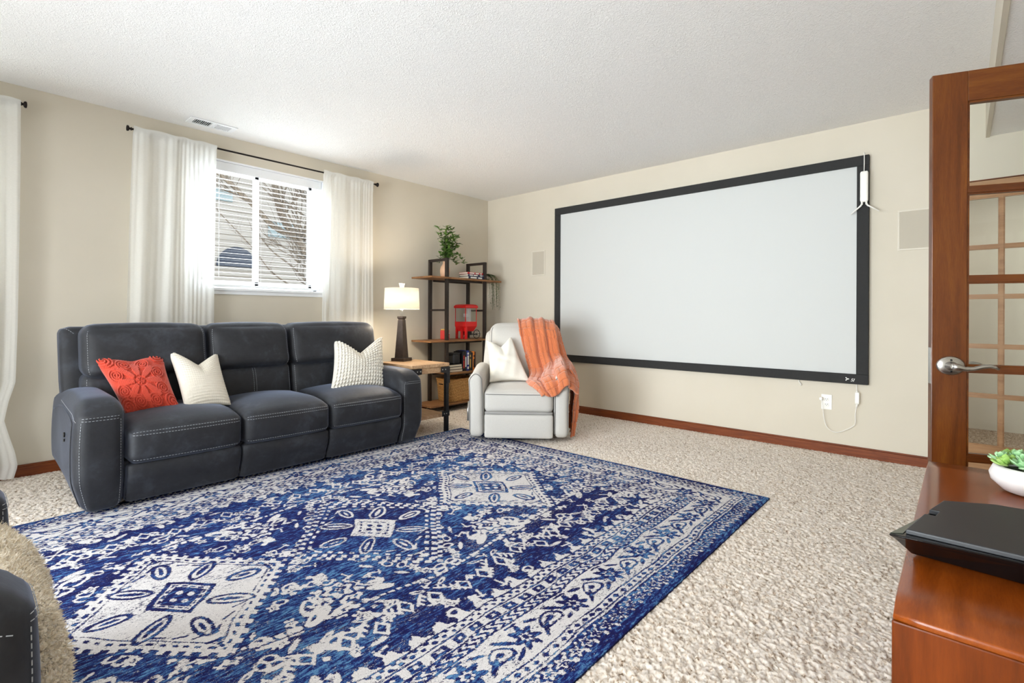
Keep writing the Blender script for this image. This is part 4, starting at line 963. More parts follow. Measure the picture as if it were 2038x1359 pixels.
t0 = thing('vase', 'peach ceramic vase on the left of the top shelf', 'vase', (-0.915, -0.21, 1.5205))
MB().lathe([(0.036, 0), (0.045, 0.01), (0.056, 0.06), (0.057, 0.09), (0.050, 0.125), (0.030, 0.155), (0.024, 0.165), (0.024, 0.185), (0.027, 0.192), (0.022, 0.192), (0.019, 0.18)], n=36).build('body', simple('peach_ceramic', srgb(226, 182, 148), 0.55), t0, True)
MB().tube([(0.012, -0.006, 0.188), (0.014, -0.008, 0.215)], 0.008, 10).build('vase_neck', M['blackmetal'], t0, True)
rnd = random.Random(5); t0 = thing('greenery_bunch', 'bunch of leafy green stems standing in the peach vase', 'plant', (-0.915, -0.21, 1.68))
st = MB(); lf = MB()
for i in range(24):
    a = rnd.uniform(0, 2 * PI); sp = rnd.uniform(0.03, 0.14); hh = rnd.uniform(0.20, 0.38) if i > 3 else 0.42; dx = math.cos(a) * sp + 0.05; dy = math.sin(a) * sp * 0.8
    P = [(0, 0, 0), (dx * 0.25, dy * 0.25, hh * 0.4), (dx * 0.7, dy * 0.7, hh * 0.8), (dx * 1.1, dy * 1.1, hh)]
    if i % 5 == 4: P = [(0, 0, 0), (dx * 0.5, dy * 0.5, 0.10), (dx * 1.0, dy, 0.12), (dx * 1.6, dy * 1.3, 0.02)]
    pts = [catmull(P, k / 12) for k in range(13)]; st.tube(pts, 0.0018, 5)
    for k in range(3, 13):
        for s_ in (-1, 1, 0) if k > 5 else (-1, 1):
            a2 = rnd.uniform(0, 6.28); dd = Vector((math.cos(a2), math.sin(a2), rnd.uniform(-0.1, 0.9))); leafblob(lf, pts[k], dd, rnd.uniform(0.042, 0.07), rnd.uniform(0.018, 0.028), rnd)
st.build('stems', M['stem'], t0, True); lf.build('leaves', M['leaf'], t0, True)
# trailing plant
t0 = thing('trailing_plant', 'small trailing green plant hanging off the right of the top shelf', 'plant', (-0.315, -0.22, 1.5205))
MB().lathe([(0.030, 0), (0.040, 0.05), (0.042, 0.062), (0.036, 0.062), (0.034, 0.05)], n=28).build('pot', simple('dark_pot', srgb(38, 40, 38), 0.6), t0, True)
st = MB(); lf = MB()
for i in range(34):
    a = rnd.uniform(-0.9, 0.9) if i > 7 else rnd.uniform(0, 6.28); L = rnd.uniform(0.12, 0.40) if i > 7 else 0.03; rr = rnd.uniform(0.08, 0.15); dx, dy = math.cos(a), math.sin(a) * 0.6
    if i > 7: dx = abs(dx) * 1.0 + 0.25; dy -= 0.55
    ex = rr * dx; ey = rr * dy; ey = min(ey, -0.02)
    P = [(0, 0, 0.05), (ex * 0.5, ey * 0.5, 0.085), (ex, ey, 0.03), (ex * 1.12, ey * 1.1, 0.03 - L * 0.5), (ex * 1.15, ey * 1.1, 0.03 - L)]
    pts = [catmull(P, k / 18) for k in range(19)]; st.tube(pts, 0.0008, 4)
    for k in range(2, 19):
        for s_ in range(2 if k < 8 else 1):
            a2 = rnd.uniform(0, 6.28); leafblob(lf, pts[k], (math.cos(a2), math.sin(a2), rnd.uniform(-.6, .3)), rnd.uniform(0.014, 0.024), 0.013, rnd, 0.1, 3)
st.build('vines', M['stem'], t0, True); lf.build('leaves', leafmat('trailing_leaves', srgb(70, 92, 58), srgb(104, 124, 84), srgb(150, 164, 122)), t0, True)

PAGES = simple('book_pages', srgb(228, 218, 198), 0.9, var=0.06, vscale=400, scale=(1, 1, 30))
def book(label, loc, w, h, th, cover, rot=(0, 0, 0), group=None, stripes=None):
    """local: spine faces -y; w depth (y), h height (z), th thickness (x)"""
    t0 = thing('book', label, 'book', loc, 0, group); t0.rotation_euler = rot
    c = 0.0025; f = MB().box(-th / 2, -th / 2 + c, 0, w, 0, h).box(th / 2 - c, th / 2, 0, w, 0, h)
    k = len(f.v); 
    n = 6; vs = []
    for z in (0, h):
        for i in range(n + 1): a = PI * i / n; vs.append((-th / 2 * math.cos(a), -0.006 * math.sin(a), z))
    for z in (0, h):
        for i in range(n + 1): a = PI * i / n; vs.append((-(th / 2 - c) * math.cos(a), -0.006 * math.sin(a) + c, z))
    m_ = n + 1; fs = [(i, i + 1, m_ + i + 1, m_ + i) for i in range(n)] + [(2 * m_ + i, 3 * m_ + i, 3 * m_ + i + 1, 2 * m_ + i + 1) for i in range(n)] + [(i, 2 * m_ + i, 2 * m_ + i + 1, i + 1) for i in range(n)] + [(m_ + i, m_ + i + 1, 3 * m_ + i + 1, 3 * m_ + i) for i in range(n)]
    f.add(vs, fs); f.build('cover', cover, t0)
    MB().box(-th / 2 + c, th / 2 - c, c, w - 0.004, 0.003, h - 0.003).build('pages', PAGES, t0)
    if stripes:
        for z0, z1 in stripes[1]: MB().box(-th * 0.30, th * 0.30, -0.0068, -0.0058, z0 * h, z1 * h).build('spine_lettering', stripes[0], t0)
    return t0
def cov(n, *c, r=0.45): return simple('cover_' + n, srgb(*c), r)
CW = simple('lettering_white', srgb(225, 222, 214), 0.6); CG = simple('lettering_gold', srgb(196, 160, 88), 0.5)
CRd = cov('red', 196, 30, 40); CNv = cov('navy', 44, 52, 84); CBk = cov('black', 30, 30, 34); CBl = cov('blue', 36, 58, 140); COr = cov('orange', 226, 130, 44); CGr = cov('charcoal', 46, 46, 48); CBr = cov('brown', 70, 40, 34)
# three books lying on the top shelf, spines to the room
FLAT = lambda a: (0, PI / 2, a)
book('dark navy book at the bottom of the stack on the top shelf', (-0.680, -0.355, 1.537), 0.15, 0.265, 0.030, CNv, FLAT(0.03), stripes=(CW, [(.12, .5), (.6, .85)]))
book('slate blue book in the middle of the stack on the top shelf', (-0.685, -0.350, 1.565), 0.15, 0.255, 0.022, cov('slate', 66, 70, 92), FLAT(-0.02), stripes=(CW, [(.1, .3), (.35, .6), (.75, .9)]))
book('red book on top of the stack on the top shelf', (-0.69, -0.350, 1.589), 0.15, 0.255, 0.023, CRd, FLAT(0.01), stripes=(CW, [(.12, .42), (.5, .72), (.8, .9)]))
# upright books on the third shelf
zb = 0.4408
ups = [('thin black book with red lettering among the upright books', CBk, 0.026, 0.225, (cov('redink', 190, 50, 40), [(.15, .55), (.6, .8)])),
       ('black book with white lettering left of the blue book', CBk, 0.028, 0.232, (CW, [(.2, .7)])),
       ('blue book with white lettering on the third shelf', CBl, 0.038, 0.235, (CW, [(.08, .2), (.3, .75), (.8, .9)])),
       ('charcoal book with gold lettering right of the blue book', CGr, 0.030, 0.225, (CG, [(.15, .6), (.7, .82)])),
       ('plain black book left of the orange book', CBk, 0.022, 0.21, None),
       ('orange book near the right end of the third shelf', COr, 0.028, 0.222, (CBk, [(.15, .6), (.7, .8)])),
       ('brown book at the right end of the third shelf', CBr, 0.016, 0.215, None)]
x = -0.745
for lb, cv, th_, h_, st_ in ups:
    x += th_ / 2 + 0.0015; book(lb, (x, -0.335, zb), 0.16, h_, th_, cv, stripes=st_); x += th_ / 2 + 0.0015
fl = [('cream-paged book at the bottom of the flat stack on the third shelf', CBr, 0.028), ('middle book of the flat stack on the third shelf', CBk, 0.030), ('top book of the flat stack on the third shelf', CGr, 0.026)]
z = zb
for i, (lb, cv, th_) in enumerate(fl):
    t_ = book(lb, (-0.86, -0.185, z + th_ / 2 + 0.0005), 0.16, 0.22, th_, cv, (0, PI / 2, PI)); t_.location = (-0.752 - 0.006 * i, -0.185, z + th_ / 2 + 0.0005); z += th_ + 0.001
t0 = thing('storage_box', 'black box standing on the flat books of the third shelf', 'box', (-0.835, -0.27, z + 0.0005))
RC((0, 0, 0.058), (0.05, 0.065, 0.057), 0.004, 4).build('box_body', cov('boxblack', 34, 34, 38), t0); MB().box(-0.052, 0.052, -0.067, 0.067, 0.1155, 0.128, 0.002).build('box_lid', cov('boxlid', 42, 42, 46), t0)
# wicker basket
m, t, b = nt('wicker'); v = coords(t, (1, 1, 1)); w1 = N(t, 'ShaderNodeTexWave', wave_type='BANDS', bands_direction='Z'); w1.inputs['Scale'].default_value = 22; w1.inputs['Distortion'].default_value = 3.5; w1.inputs['Detail'].default_value = 2; w1.inputs['Detail Scale'].default_value = 6; t.links.new(v, w1.inputs[0])
f = math_(t, 'ADD', math_(t, 'MULTIPLY', w1.outputs['Fac'], 0.6), math_(t, 'MULTIPLY', noise(t, v, 80, 3), 0.4)); t.links.new(ramp(t, f, [(0.2, srgb(150, 98, 48)), (0.5, srgb(214, 158, 92)), (0.8, srgb(244, 200, 134))]), b.inputs['Base Color']); b.inputs['Roughness'].default_value = 0.7; bump(t, b, f, 0.8, 0.006); M['wicker'] = m
t0 = thing('wicker_basket', 'honey-coloured wicker basket on the bottom shelf', 'basket', (-0.725, -0.205, 0.0958))
wv = MB(); nz, nr = 26, 132; vs = []
for i in range(nz + 1):
    zz = 0.25 * i / nz; k = 0.9 + 0.10 * i / nz
    for j in range(nr):
        a = 2 * PI * j / nr; ca, sa = math.cos(a), math.sin(a); e = 0.28
        xx = 0.215 * math.copysign(abs(ca) ** e, ca) * k; yy = 0.135 * math.copysign(abs(sa) ** e, sa) * k; bmpv = 0.0035 * math.sin(j * PI / 2 + (i % 2) * PI)
        n_ = Vector((xx, yy * 2, 0)).normalized(); vs.append((xx + n_.x * bmpv, yy + n_.y * bmpv, zz + 0.0015))
fs = [(i * nr + j, i * nr + (j + 1) % nr, (i + 1) * nr + (j + 1) % nr, (i + 1) * nr + j) for i in range(nz) for j in range(nr)] + [tuple(range(nr - 1, -1, -1))]
wv.add(vs, fs); o = wv.build('basket_body', M['wicker'], t0, True); sd = o.modifiers.new('t', 'SOLIDIFY'); sd.thickness = 0.008; sd.offset = -1
rim = [Vector(v) + Vector((0, 0, 0.004)) for v in vs[-nr:]]; MB().tube([tuple(p) for p in rim] + [tuple(rim[0])], 0.007, 8).build('rim', M['wicker'], t0, True)
MB().tube([(-0.232, -0.03, 0.20), (-0.245, -0.02, 0.205), (-0.248, 0, 0.205), (-0.245, 0.02, 0.205), (-0.232, 0.03, 0.20)], 0.006, 8).build('handle', M['blackmetal'], t0, True)
# popcorn cart
M['red'] = simple('popcorn_red', srgb(214, 22, 24), 0.3, spec=0.6); M['redd'] = simple('dark_works', srgb(34, 30, 32), 0.5)
t0 = thing('popcorn_machine', 'red countertop popcorn machine with cart wheels on the second shelf', 'popcorn machine', (-0.605, -0.235, 0.8108), -PI / 2)
def sq(r0, z0, r1, z1, mb=None, c=(0, 0, 0)):
    mb = mb or MB(); k = math.sqrt(2); return mb.lathe([(r0 * k, z0), (r1 * k, z1)], c, sq=4)
MB().lathe([(0.098 * 1.414, 0.365), (0.104 * 1.414, 0.372), (0.104 * 1.414, 0.388), (0.090 * 1.414, 0.405), (0.06 * 1.414, 0.412)], sq=4).build('roof', M['red'], t0, bev=0.004)
for sx in (-1, 1):
    for sy in (-1, 1): MB().box(sx * 0.088 - 0.003, sx * 0.088 + 0.003, sy * 0.088 - 0.003, sy * 0.088 + 0.003, 0.195, 0.366).build('corner_post', M['red'], t0)
gl_ = MB().box(-0.087, 0.087, -0.0885, -0.087, 0.20, 0.365).box(-0.087, 0.087, 0.087, 0.0885, 0.20, 0.365).box(-0.0885, -0.087, -0.085, 0.085, 0.20, 0.365).box(0.087, 0.0885, -0.085, 0.085, 0.20, 0.365); gl_.build('glass_case', M['clear'], t0)
MB().box(0.005, 0.045, 0.0, 0.04, 0.20, 0.364).box(0.0, 0.06, -0.04, 0.0, 0.26, 0.30).build('popper', simple('popper_grey', srgb(214, 214, 214), 0.4, 0.2), t0)
MB().lathe([(0.065 * 1.414, 0.09), (0.086 * 1.414, 0.135), (0.094 * 1.414, 0.150), (0.094 * 1.414, 0.205)], sq=4).build('base_bowl', M['red'], t0, bev=0.003)
for sx in (-1, 1): MB().prism([(sx * 0.08 - 0.011, -0.085), (sx * 0.08 + 0.011, -0.085), (sx * 0.08 + 0.011, -0.060), (sx * 0.08 - 0.011, -0.060)], 0.0, 0.15).build('leg', M['red'], t0)
MB().prism([(-0.015, -0.075), (0.015, -0.075), (0.015, -0.05), (-0.015, -0.05)], 0.0, 0.12).build('leg', M['red'], t0)
MB().tube([(-0.10, 0.065, 0.055), (0.115, 0.065, 0.055)], 0.006, 8).box(-0.06, 0.06, -0.03, 0.04, 0.045, 0.09).build('axle', M['redd'], t0)
for sx in (-0.105, 0.118):
    w = MB(); R_ = 0.052
    w.tube([(sx, 0.065 + R_ * math.cos(2 * PI * k / 28), 0.056 + R_ * math.sin(2 * PI * k / 28)) for k in range(29)], 0.0042, 8)
    for k in range(8): w.tube([(sx, 0.065, 0.056), (sx, 0.065 + R_ * math.cos(PI * k / 4 + .2), 0.056 + R_ * math.sin(PI * k / 4 + .2))], 0.0018, 5)
    w.tube([(sx - 0.008, 0.065, 0.056), (sx + 0.008, 0.065, 0.056)], 0.008, 10); w.build('wheel', M['redd'], t0, True)
MB().tube([(0.11, 0.05, 0.075), (0.115, 0.14, 0.078)], 0.0045, 8).build('push_handle', M['whiteplastic'], t0, True)
# small red tin
t0 = thing('red_tin', 'small red and white tin with a lid left of the popcorn machine', 'tin', (-0.945, -0.25, 0.8108), 0.2)
tn = RC((0, 0, 0.055), (0.043, 0.038, 0.0535), 0.008, 6).build('body', simple('tin_red', srgb(206, 60, 58), 0.35), t0)
s_ = MB()
for k, (a_, z_) in enumerate(((-.028, .035), (-.010, .06), (.012, .045), (.028, .07))): s_.tube([(a_ - .008, -.0388, z_), (a_, -.0392, z_ + .012), (a_ + .009, -.0388, z_ - .004)], 0.003, 6)
s_.tube([(-0.034, -0.039, 0.095), (0.034, -0.039, 0.095)], 0.0025, 6).build('pattern', CW, tn, True)
MB().box(-0.036, 0.036, -0.032, 0.032, 0.1085, 0.122, 0.003).lathe([(0.008, 0), (0.010, 0.008), (0.005, 0.014)], (0, 0, 0.122), 12).build('lid', simple('tin_lid', srgb(214, 176, 96), 0.4, 0.3), t0)

# ------------------------------------------------------------------ side table and lamp
M['tablewood'] = wood('reclaimed_top', srgb(146, 110, 78), srgb(190, 154, 118), srgb(214, 184, 150), (14, 1.6, 14), 0.55, 4, 0.0, 22)
M['iron'] = simple('dark_iron', srgb(44, 44, 48), 0.45, 0.6, var=0.2, vscale=30)
TX0, TX1, TY0, TY1, TZ = -2.03, -1.60, -1.085, -0.56, 0.645
t0 = thing('side_table', 'industrial wood and iron side table between the sofa and the shelf', 'side table', ((TX0 + TX1) / 2, (TY0 + TY1) / 2, 0)); hx, hy2 = (TX1 - TX0) / 2, (TY1 - TY0) / 2
MB().box(-hx, hx, -hy2, hy2, TZ - 0.032, TZ, 0.004).build('table_top', M['tablewood'], t0)
MB().box(-hx + 0.012, hx - 0.012, -hy2 + 0.010, hy2 - 0.010, TZ - 0.085, TZ - 0.0325).build('apron', M['tablewood'], t0, bev=0.002)
MB().box(-hx + 0.02, hx - 0.02, -hy2 + 0.02, hy2 - 0.02, 0.145, 0.175, 0.003).build('lower_shelf', M['tablewood'], t0)
for sx in (-1, 1):
    for sy in (-1, 1):
        cx, cy = sx * (hx - 0.022), sy * (hy2 - 0.018); lg = MB().box(cx - 0.017, cx + 0.017, cy - 0.017, cy + 0.017, 0.0, TZ - 0.086, 0.002).build('leg', M['iron'], t0)
        br = MB(); x1 = cx + sx * 0.019; y1 = cy + sy * 0.021; k = len(br.v)
        poly = [(0, 0), (0.105, 0), (0.105, -0.05), (0.045, -0.056), (0.036, -0.075), (0.034, -0.155), (0, -0.155)]
        q = MB().prism(poly, 0, 0.006); q.xf(Matrix(((-sx, 0, 0, x1 + sx * 0.004), (0, 0, sy, y1 - sy * 0.003), (0, 1, 0, TZ - 0.034), (0, 0, 0, 1)))); br.add(q.v, q.f)
        q = MB().prism([(0, 0), (0.085, 0), (0.085, -0.05), (0.034, -0.05), (0.034, -0.1), (0, -0.1)], 0, 0.006); q.xf(Matrix(((0, 0, sx, x1 - sx * 0.003), (-sy, 0, 0, y1), (0, 1, 0, TZ - 0.034), (0, 0, 0, 1)))); br.add(q.v, q.f)
        q = MB().box(0, 0.085, 0, 0.006, -0.05, 0); q.xf(Matrix(((-sx, 0, 0, x1 + sx * 0.002), (0, sy, 0, y1 - sy * 0.004), (0, 0, 1, 0.20), (0, 0, 0, 1)))); br.add(q.v, q.f)
        b_o = br.build('corner_bracket', M['iron'], t0); rv = MB()
        for dx in (0.05, 0.085): rv.lathe([(0.006, 0), (0.006, 0.002), (0.003, 0.004)], n=10); n_ = len(rv.v); rv.xf(Matrix.Translation((x1 - sx * dx, y1 + sy * 0.003, TZ - 0.058)) @ Matrix.Rotation(-sy * PI / 2, 4, 'X'), n_ - 30)
        for dx in (0.035, 0.062): rv.lathe([(0.005, 0), (0.005, 0.002), (0.003, 0.004)], n=10); n_ = len(rv.v); rv.xf(Matrix.Translation((x1 - sx * dx, y1 + sy * 0.003, 0.175)) @ Matrix.Rotation(-sy * PI / 2, 4, 'X'), n_ - 30)
        rv.build('rivets', M['chrome'], b_o, True)
t0 = thing('table_lamp', 'lit table lamp with white drum shade and dark obelisk base', 'lamp', (-1.80, -0.61, TZ + 0.0005), 0.35)
LB = simple('lamp_bronze', srgb(78, 66, 58), 0.4, 0.4, var=0.2, vscale=25)
MB().box(-0.072, 0.072, -0.072, 0.072, 0, 0.030, 0.003).build('base', LB, t0)
k = 1.414; MB().lathe([(0.047 * k, 0.030), (0.026 * k, 0.395), (0.022 * k, 0.402), (0.031 * k, 0.415), (0.031 * k, 0.432)], sq=4).build('column', LB, t0)
MB().lathe([(0.016, 0.432), (0.010, 0.445), (0.022, 0.458), (0.022, 0.470), (0.010, 0.480), (0.010, 0.50)], n=20).build('crystal_neck', M['clear'], t0, True)
MB().tube([(0, 0, 0.48), (0.03, 0, 0.50), (0.038, 0, 0.58), (0.02, 0, 0.70), (0, 0, 0.705), (-0.02, 0, 0.70), (-0.038, 0, 0.58), (-0.03, 0, 0.50), (0, 0, 0.48)], 0.0018, 6).build('harp', M['chrome'], t0, True)
MB().lathe([(0.006, 0.705), (0.020, 0.712), (0.022, 0.722), (0.028, 0.748), (0.032, 0.752), (0.006, 0.754)], n=24).build('finial', simple('finial_white', srgb(236, 228, 212), 0.3), t0, True)
sh = MB(); n_ = 64; vs = []
for z_, r_ in ((0.50, 0.170), (0.50, 0.168), (0.705, 0.160), (0.705, 0.162)):
    for j in range(n_): a = 2 * PI * j / n_; vs.append((r_ * math.cos(a), r_ * math.sin(a), z_))
sh.add(vs, [(i * n_ + j, i * n_ + (j + 1) % n_, ((i + 1) % 4) * n_ + (j + 1) % n_, ((i + 1) % 4) * n_ + j) for i in range(4) for j in range(n_)]).build('lamp_shade', M['shade'], t0, True)
m, t, b = nt('lit_bulb'); b.inputs['Emission Color'].default_value = (1.0, 0.86, 0.68, 1); b.inputs['Emission Strength'].default_value = 260; M['bulb'] = m
MB().lathe([(0.012, 0.50), (0.014, 0.53), (0.028, 0.575), (0.030, 0.60), (0.022, 0.625), (0.002, 0.635)], n=20).build('bulb', M['bulb'], t0, True)

# ------------------------------------------------------------------ media cabinet, console and succulent
M['cherry'] = wood('cherry_lit_top', srgb(94, 40, 4), srgb(122, 56, 10), srgb(142, 70, 18), (1.1, 10, 10), 0.25, 2.5, 0.15, 35, 0.03)  # top copy of the cherry, reflected light put into its lighter colour
M['cherry2'] = _c2 = wood('cherry_front', srgb(72, 29, 2), srgb(94, 40, 5), srgb(112, 50, 9), (8, 8, 0.9), 0.35, 2.5, 0.1, 35, 0.03)
_c2.node_tree.nodes['Principled BSDF'].inputs['Specular IOR Level'].default_value = 0.15
CX0, CX1, CY0, CY1, CZ = -3.67, -2.478, -5.14, -4.578, 0.60
t0 = thing('media_cabinet', 'cherry wood media cabinet in front of the open glazed door', 'cabinet', ((CX0 + CX1) / 2, (CY0 + CY1) / 2, 0)); hx, hy2 = (CX1 - CX0) / 2, (CY1 - CY0) / 2
T_ = RC((0, 0, CZ - 0.009), (hx, hy2, 0.009), 0.0085, 8); T_.build('cabinet_top', M['cherry'], t0)
MB().box(-hx + 0.0008, hx - 0.0008, -hy2 + 0.0008, hy2 - 0.0008, 0.05, CZ - 0.0155, 0.003).build('carcass', M['cherry2'], t0)
MB().box(-hx + 0.03, hx - 0.03, -hy2 + 0.03, hy2 - 0.03, 0.0, 0.0505).build('plinth', M['cherry2'], t0)
m, t, b = nt('console_matte'); b.inputs['Base Color'].default_value = srgb(40, 41, 44); b.inputs['Roughness'].default_value = 0.42; bump(t, b, noise(t, coords(t), 500, 2), 0.15, 0.001); M['cmat'] = m
M['cgloss'] = simple('console_gloss', srgb(10, 10, 11), 0.12, spec=0.5)
t0 = thing('game_console', 'slim black game console on the near end of the cabinet', 'game console', (-3.30, -4.76, CZ + 0.001))
top = [(-3.448, -4.560), (-3.436, -4.758), (-3.43, -4.86), (-3.075, -4.870), (-3.085, -4.76), (-3.152, -4.632)]
def cp(p, k=1.0, dx=0.0): return ((p[0] + 3.30) * k + dx, (p[1] + 4.76) * k)
P3 = [(-3.447, -4.556), (-3.438, -4.74), (-3.44, -4.90), (-3.10, -4.90), (-3.115, -4.72), (-3.162, -4.628), (-3.286, -4.603)]
P3 = [(x + 3.30, y + 4.76) for x, y in P3]
def ring_loft(levels, name, m, parent):
    n = len(levels[0][0]); vs = []; fs = []
    for poly, z in levels: vs += [(x, y, z) for x, y in poly]
    for i in range(len(levels) - 1): fs += [(i * n + j, i * n + (j + 1) % n, (i + 1) * n + (j + 1) % n, (i + 1) * n + j) for j in range(n)]
    fs += [tuple(range(n - 1, -1, -1)), tuple((len(levels) - 1) * n + j for j in range(n))]
    return MB().add(vs, fs).build(name, m, parent, bev=0.0015)
sc_ = lambda P, k: [(x * k, y * k) for x, y in P]
Bt = [(-3.392, -4.588), (-3.405, -4.74), (-3.41, -4.89), (-3.13, -4.89), (-3.14, -4.73), (-3.185, -4.66), (-3.28, -4.625)]; Bt = [(x + 3.30, y + 4.76) for x, y in Bt]
Md = [(-3.436, -4.564), (-3.432, -4.74), (-3.436, -4.895), (-3.105, -4.895), (-3.12, -4.722), (-3.168, -4.634), (-3.286, -4.607)]; Md = [(x + 3.30, y + 4.76) for x, y in Md]
ring_loft([(Bt, 0.0), (Md, 0.038), (P3, 0.046), (P3, 0.050)], 'glossy_body', M['cgloss'], t0)
P4 = [(-3.428, -4.581), (-3.430, -4.74), (-3.432, -4.893), (-3.106, -4.893), (-3.118, -4.722), (-3.166, -4.633), (-3.262, -4.611), (-3.262, -4.628), (-3.300, -4.622), (-3.300, -4.604)]; P4 = [(x + 3.30, y + 4.76) for x, y in P4]
ring_loft([(P4, 0.0502), (P4, 0.058), ([(x * 0.99, y * 0.99) for x, y in P4], 0.060)], 'top_cover', M['cmat'], t0)
MB().prism([(-0.145, 0.202), (-0.131, 0.183), (-0.004, 0.159), (0.012, 0.156)][::-1], 0.0502, 0.0515).build('disc_slot_lip', simple('lip_reflection', srgb(84, 88, 78), 0.18), t0)  # grey-green is a reflection on the glossy lip, put into its colour
t0 = thing('succulent_bowl', 'white round bowl planted with green succulents on the cabinet', 'potted plant', (-2.725, -4.812, CZ + 0.001))
MB().lathe([(0.045, 0), (0.062, 0.006), (0.086, 0.030), (0.090, 0.048), (0.082, 0.068), (0.076, 0.074), (0.070, 0.070), (0.072, 0.060), (0.055, 0.055), (0.01, 0.055)], n=48).build('bowl', simple('white_ceramic', srgb(236, 232, 230), 0.5, bmp=0.1, bscale=80), t0, True)
rnd = random.Random(9); lf = MB(); lf2 = MB()
def fleshy(mb, base, d, L, w):
    d = Vector(d).normalized(); sd = d.cross(Vector((0, 0, 1))).normalized() if abs(d.z) < 0.95 else Vector((1, 0, 0)); nr = sd.cross(d); rings = []
    for i in range(7):
        t = i / 6; ww = w * (0.35 + 0.65 * math.sin(PI * min(1, t * 0.62 + 0.12))) * (1 if i < 6 else 0.12) * (0.8 if i == 5 else 1); th = ww * 0.32; c = Vector(base) + d * (L * t) + nr * (0.22 * L * t * t)
        rings += [c + sd * ww / 2 * math.cos(2 * PI * k / 8) + nr * th / 2 * math.sin(2 * PI * k / 8) for k in range(8)]
    fs = [(i * 8 + k, i * 8 + (k + 1) % 8, (i + 1) * 8 + (k + 1) % 8, (i + 1) * 8 + k) for i in range(6) for k in range(8)] + [tuple(48 + k for k in range(8))]
    mb.add(rings, fs)
for i in range(17):
    a = i * 2.4; r_ = 0.078 * math.sqrt((i + 0.4) / 17); c = Vector((r_ * math.cos(a), r_ * math.sin(a), 0.066 + 0.018 * (1 - r_ / 0.078) + rnd.uniform(0, .012)))
    ax = Vector((math.cos(a) * r_ * 9, math.sin(a) * r_ * 9, 1)).normalized(); e1 = ax.orthogonal().normalized(); e2 = ax.cross(e1)
    for k in range(11):
        b_ = k * 2.4; el = 0.25 + 0.09 * k; rr = (1 - el * 0.6) * 0.9; d = e1 * math.cos(b_) * rr + e2 * math.sin(b_) * rr + ax * el
        fleshy(lf if i % 2 else lf2, c, d, rnd.uniform(0.024, 0.035) * (1.15 - 0.04 * k), rnd.uniform(0.017, 0.023))
SM = lambda n, a, b_, c: leafmat(n, a, b_, c)
lf.build('succulent_leaves', SM('succ1', srgb(110, 162, 108), srgb(160, 204, 150), srgb(210, 234, 204)), t0, True); lf2.build('succulent_leaves', SM('succ2', srgb(108, 150, 66), srgb(148, 188, 92), srgb(178, 208, 128)), t0, True)
MB().lathe([(0.070, 0.058), (0.01, 0.066)], n=24).build('soil', simple('soil', srgb(52, 60, 36), 0.9), t0)

# ------------------------------------------------------------------ outside the window
M['siding'] = simple('lap_siding', srgb(176, 170, 164), 0.8); M['darkglass'] = simple('dark_window', srgb(58, 66, 84), 0.25); M['teal'] = simple('teal_panel', srgb(150, 166, 172), 0.6)
mb = MB(); mb.box(-12, 14, 0.23, 30, -0.3, 0.9); tag(mb.build('ground', simple('pale_ground', srgb(178, 172, 160), 0.95, var=0.2, vscale=2)), kind='structure')
t0 = thing('neighbor_house', 'pale sided neighboring house seen through the blinds', 'house', (0, 7.3, 0.9)); s_ = MB()
for i in range(34):
    z_ = i * 0.13; s_.add([(-6, 0, z_), (7, 0, z_), (7, 0.022, z_ + 0.13), (-6, 0.022, z_ + 0.13)], [(0, 1, 2, 3)]); s_.add([(-6, 0.022, z_), (7, 0.022, z_), (7, 0, z_), (-6, 0, z_)], [(0, 1, 2, 3)])
s_.box(-6, 7, 0.03, 0.2, 0, 4.42); s_.build('siding', M['siding'], t0)
pl = [(-0.42, 0)] + [(-0.42 * math.cos(PI * k / 20), 0.44 * math.sin(PI * k / 20)) for k in range(1, 20)] + [(0.42, 0)]
q = MB().prism(pl, 0, 0.03); q.xf(Matrix(((1, 0, 0, -0.52), (0, 0, 1, -0.035), (0, 1, 0, 1.24), (0, 0, 0, 1)))); q.build('arched_window', M['darkglass'], t0)
MB().box(-1.6, -0.62, -0.03, 0.0, 2.66, 2.92).box(0.15, 0.75, -0.03, 0.0, 2.0, 2.35).build('window', M['teal'], t0)
bk, t, b = nt('tree_bark'); v = coords(t, (6, 6, 1)); t.links.new(ramp(t, noise(t, v, 6, 4), [(0.3, srgb(84, 74, 66)), (0.7, srgb(138, 126, 114))]), b.inputs['Base Color']); b.inputs['Roughness'].default_value = 0.9
tr = MB(); rnd = random.Random(21)
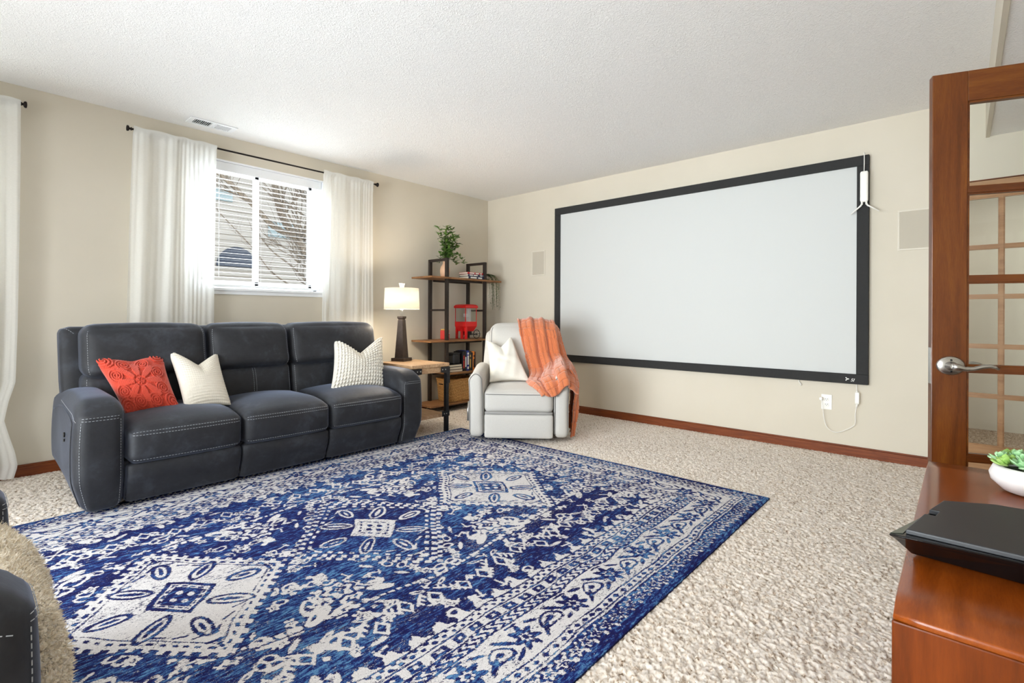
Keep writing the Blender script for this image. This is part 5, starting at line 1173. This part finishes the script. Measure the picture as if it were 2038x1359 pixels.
def branch(p, d, L, r, depth):
    pts = [Vector(p)]; d = Vector(d).normalized(); n_ = 5
    for i in range(n_): d = (d + Vector((rnd.uniform(-.16, .16), rnd.uniform(-.16, .16), rnd.uniform(-.08, .14)))).normalized(); pts.append(pts[-1] + d * L / n_)
    tr.tube(pts, [r * (1 - 0.55 * i / n_) for i in range(n_ + 1)], 6 if depth < 2 else 4)
    if depth >= 4: return
    for k in range(4 if depth < 3 else 3):
        i = rnd.randint(2, n_); nd = (d + Vector((rnd.uniform(-.9, .9), rnd.uniform(-.5, .5), rnd.uniform(-.2, .9)))).normalized(); branch(pts[i], nd, L * rnd.uniform(0.5, 0.75), r * 0.45, depth + 1)
def limb(pts, r0, r1, twigs, L=0.7, side=1.0):
    P = [catmull(pts, k / 16) for k in range(17)]; tr.tube(P, [r0 + (r1 - r0) * k / 16 for k in range(17)], 8)
    for k in range(twigs):
        i = rnd.randint(3, 16); dx = rnd.uniform(-1, 1) * side; branch(P[i], (dx, rnd.uniform(-.4, .4), rnd.uniform(0.1, 1.2)), L * rnd.uniform(0.6, 1.2), r1 * 0.55, 2)
limb([(0.22, 4.3, 0.9), (-0.09, 4.3, 1.72), (-0.45, 4.3, 2.30), (-0.80, 4.3, 2.78), (-0.95, 4.3, 3.3), (-1.05, 4.3, 4.2)], 0.10, 0.045, 16, 0.8)
limb([(0.30, 4.5, 0.9), (0.05, 4.5, 1.9), (-0.10, 4.45, 2.6), (-0.30, 4.4, 3.6)], 0.07, 0.03, 18, 0.8)
limb([(-0.62, 4.3, 2.5), (-1.00, 4.25, 2.62), (-1.35, 4.2, 2.92), (-1.90, 4.2, 3.36), (-2.4, 4.2, 3.6)], 0.055, 0.03, 7, 0.6)
limb([(0.10, 4.3, 1.2), (-0.95, 4.2, 1.75), (-1.35, 4.2, 2.20), (-1.90, 4.2, 2.75)], 0.016, 0.008, 4, 0.5)
limb([(0.25, 4.4, 1.1), (0.1, 4.35, 2.2), (0.05, 4.3, 3.4)], 0.05, 0.02, 18, 0.7)
limb([(-0.05, 4.4, 1.4), (-0.55, 4.35, 1.9), (-1.0, 4.3, 2.2), (-1.25, 4.3, 2.5)], 0.02, 0.01, 6, 0.4)
tag(tr.build('bare_tree', bk, None, True), 'leafless branching tree outside the window', 'tree')
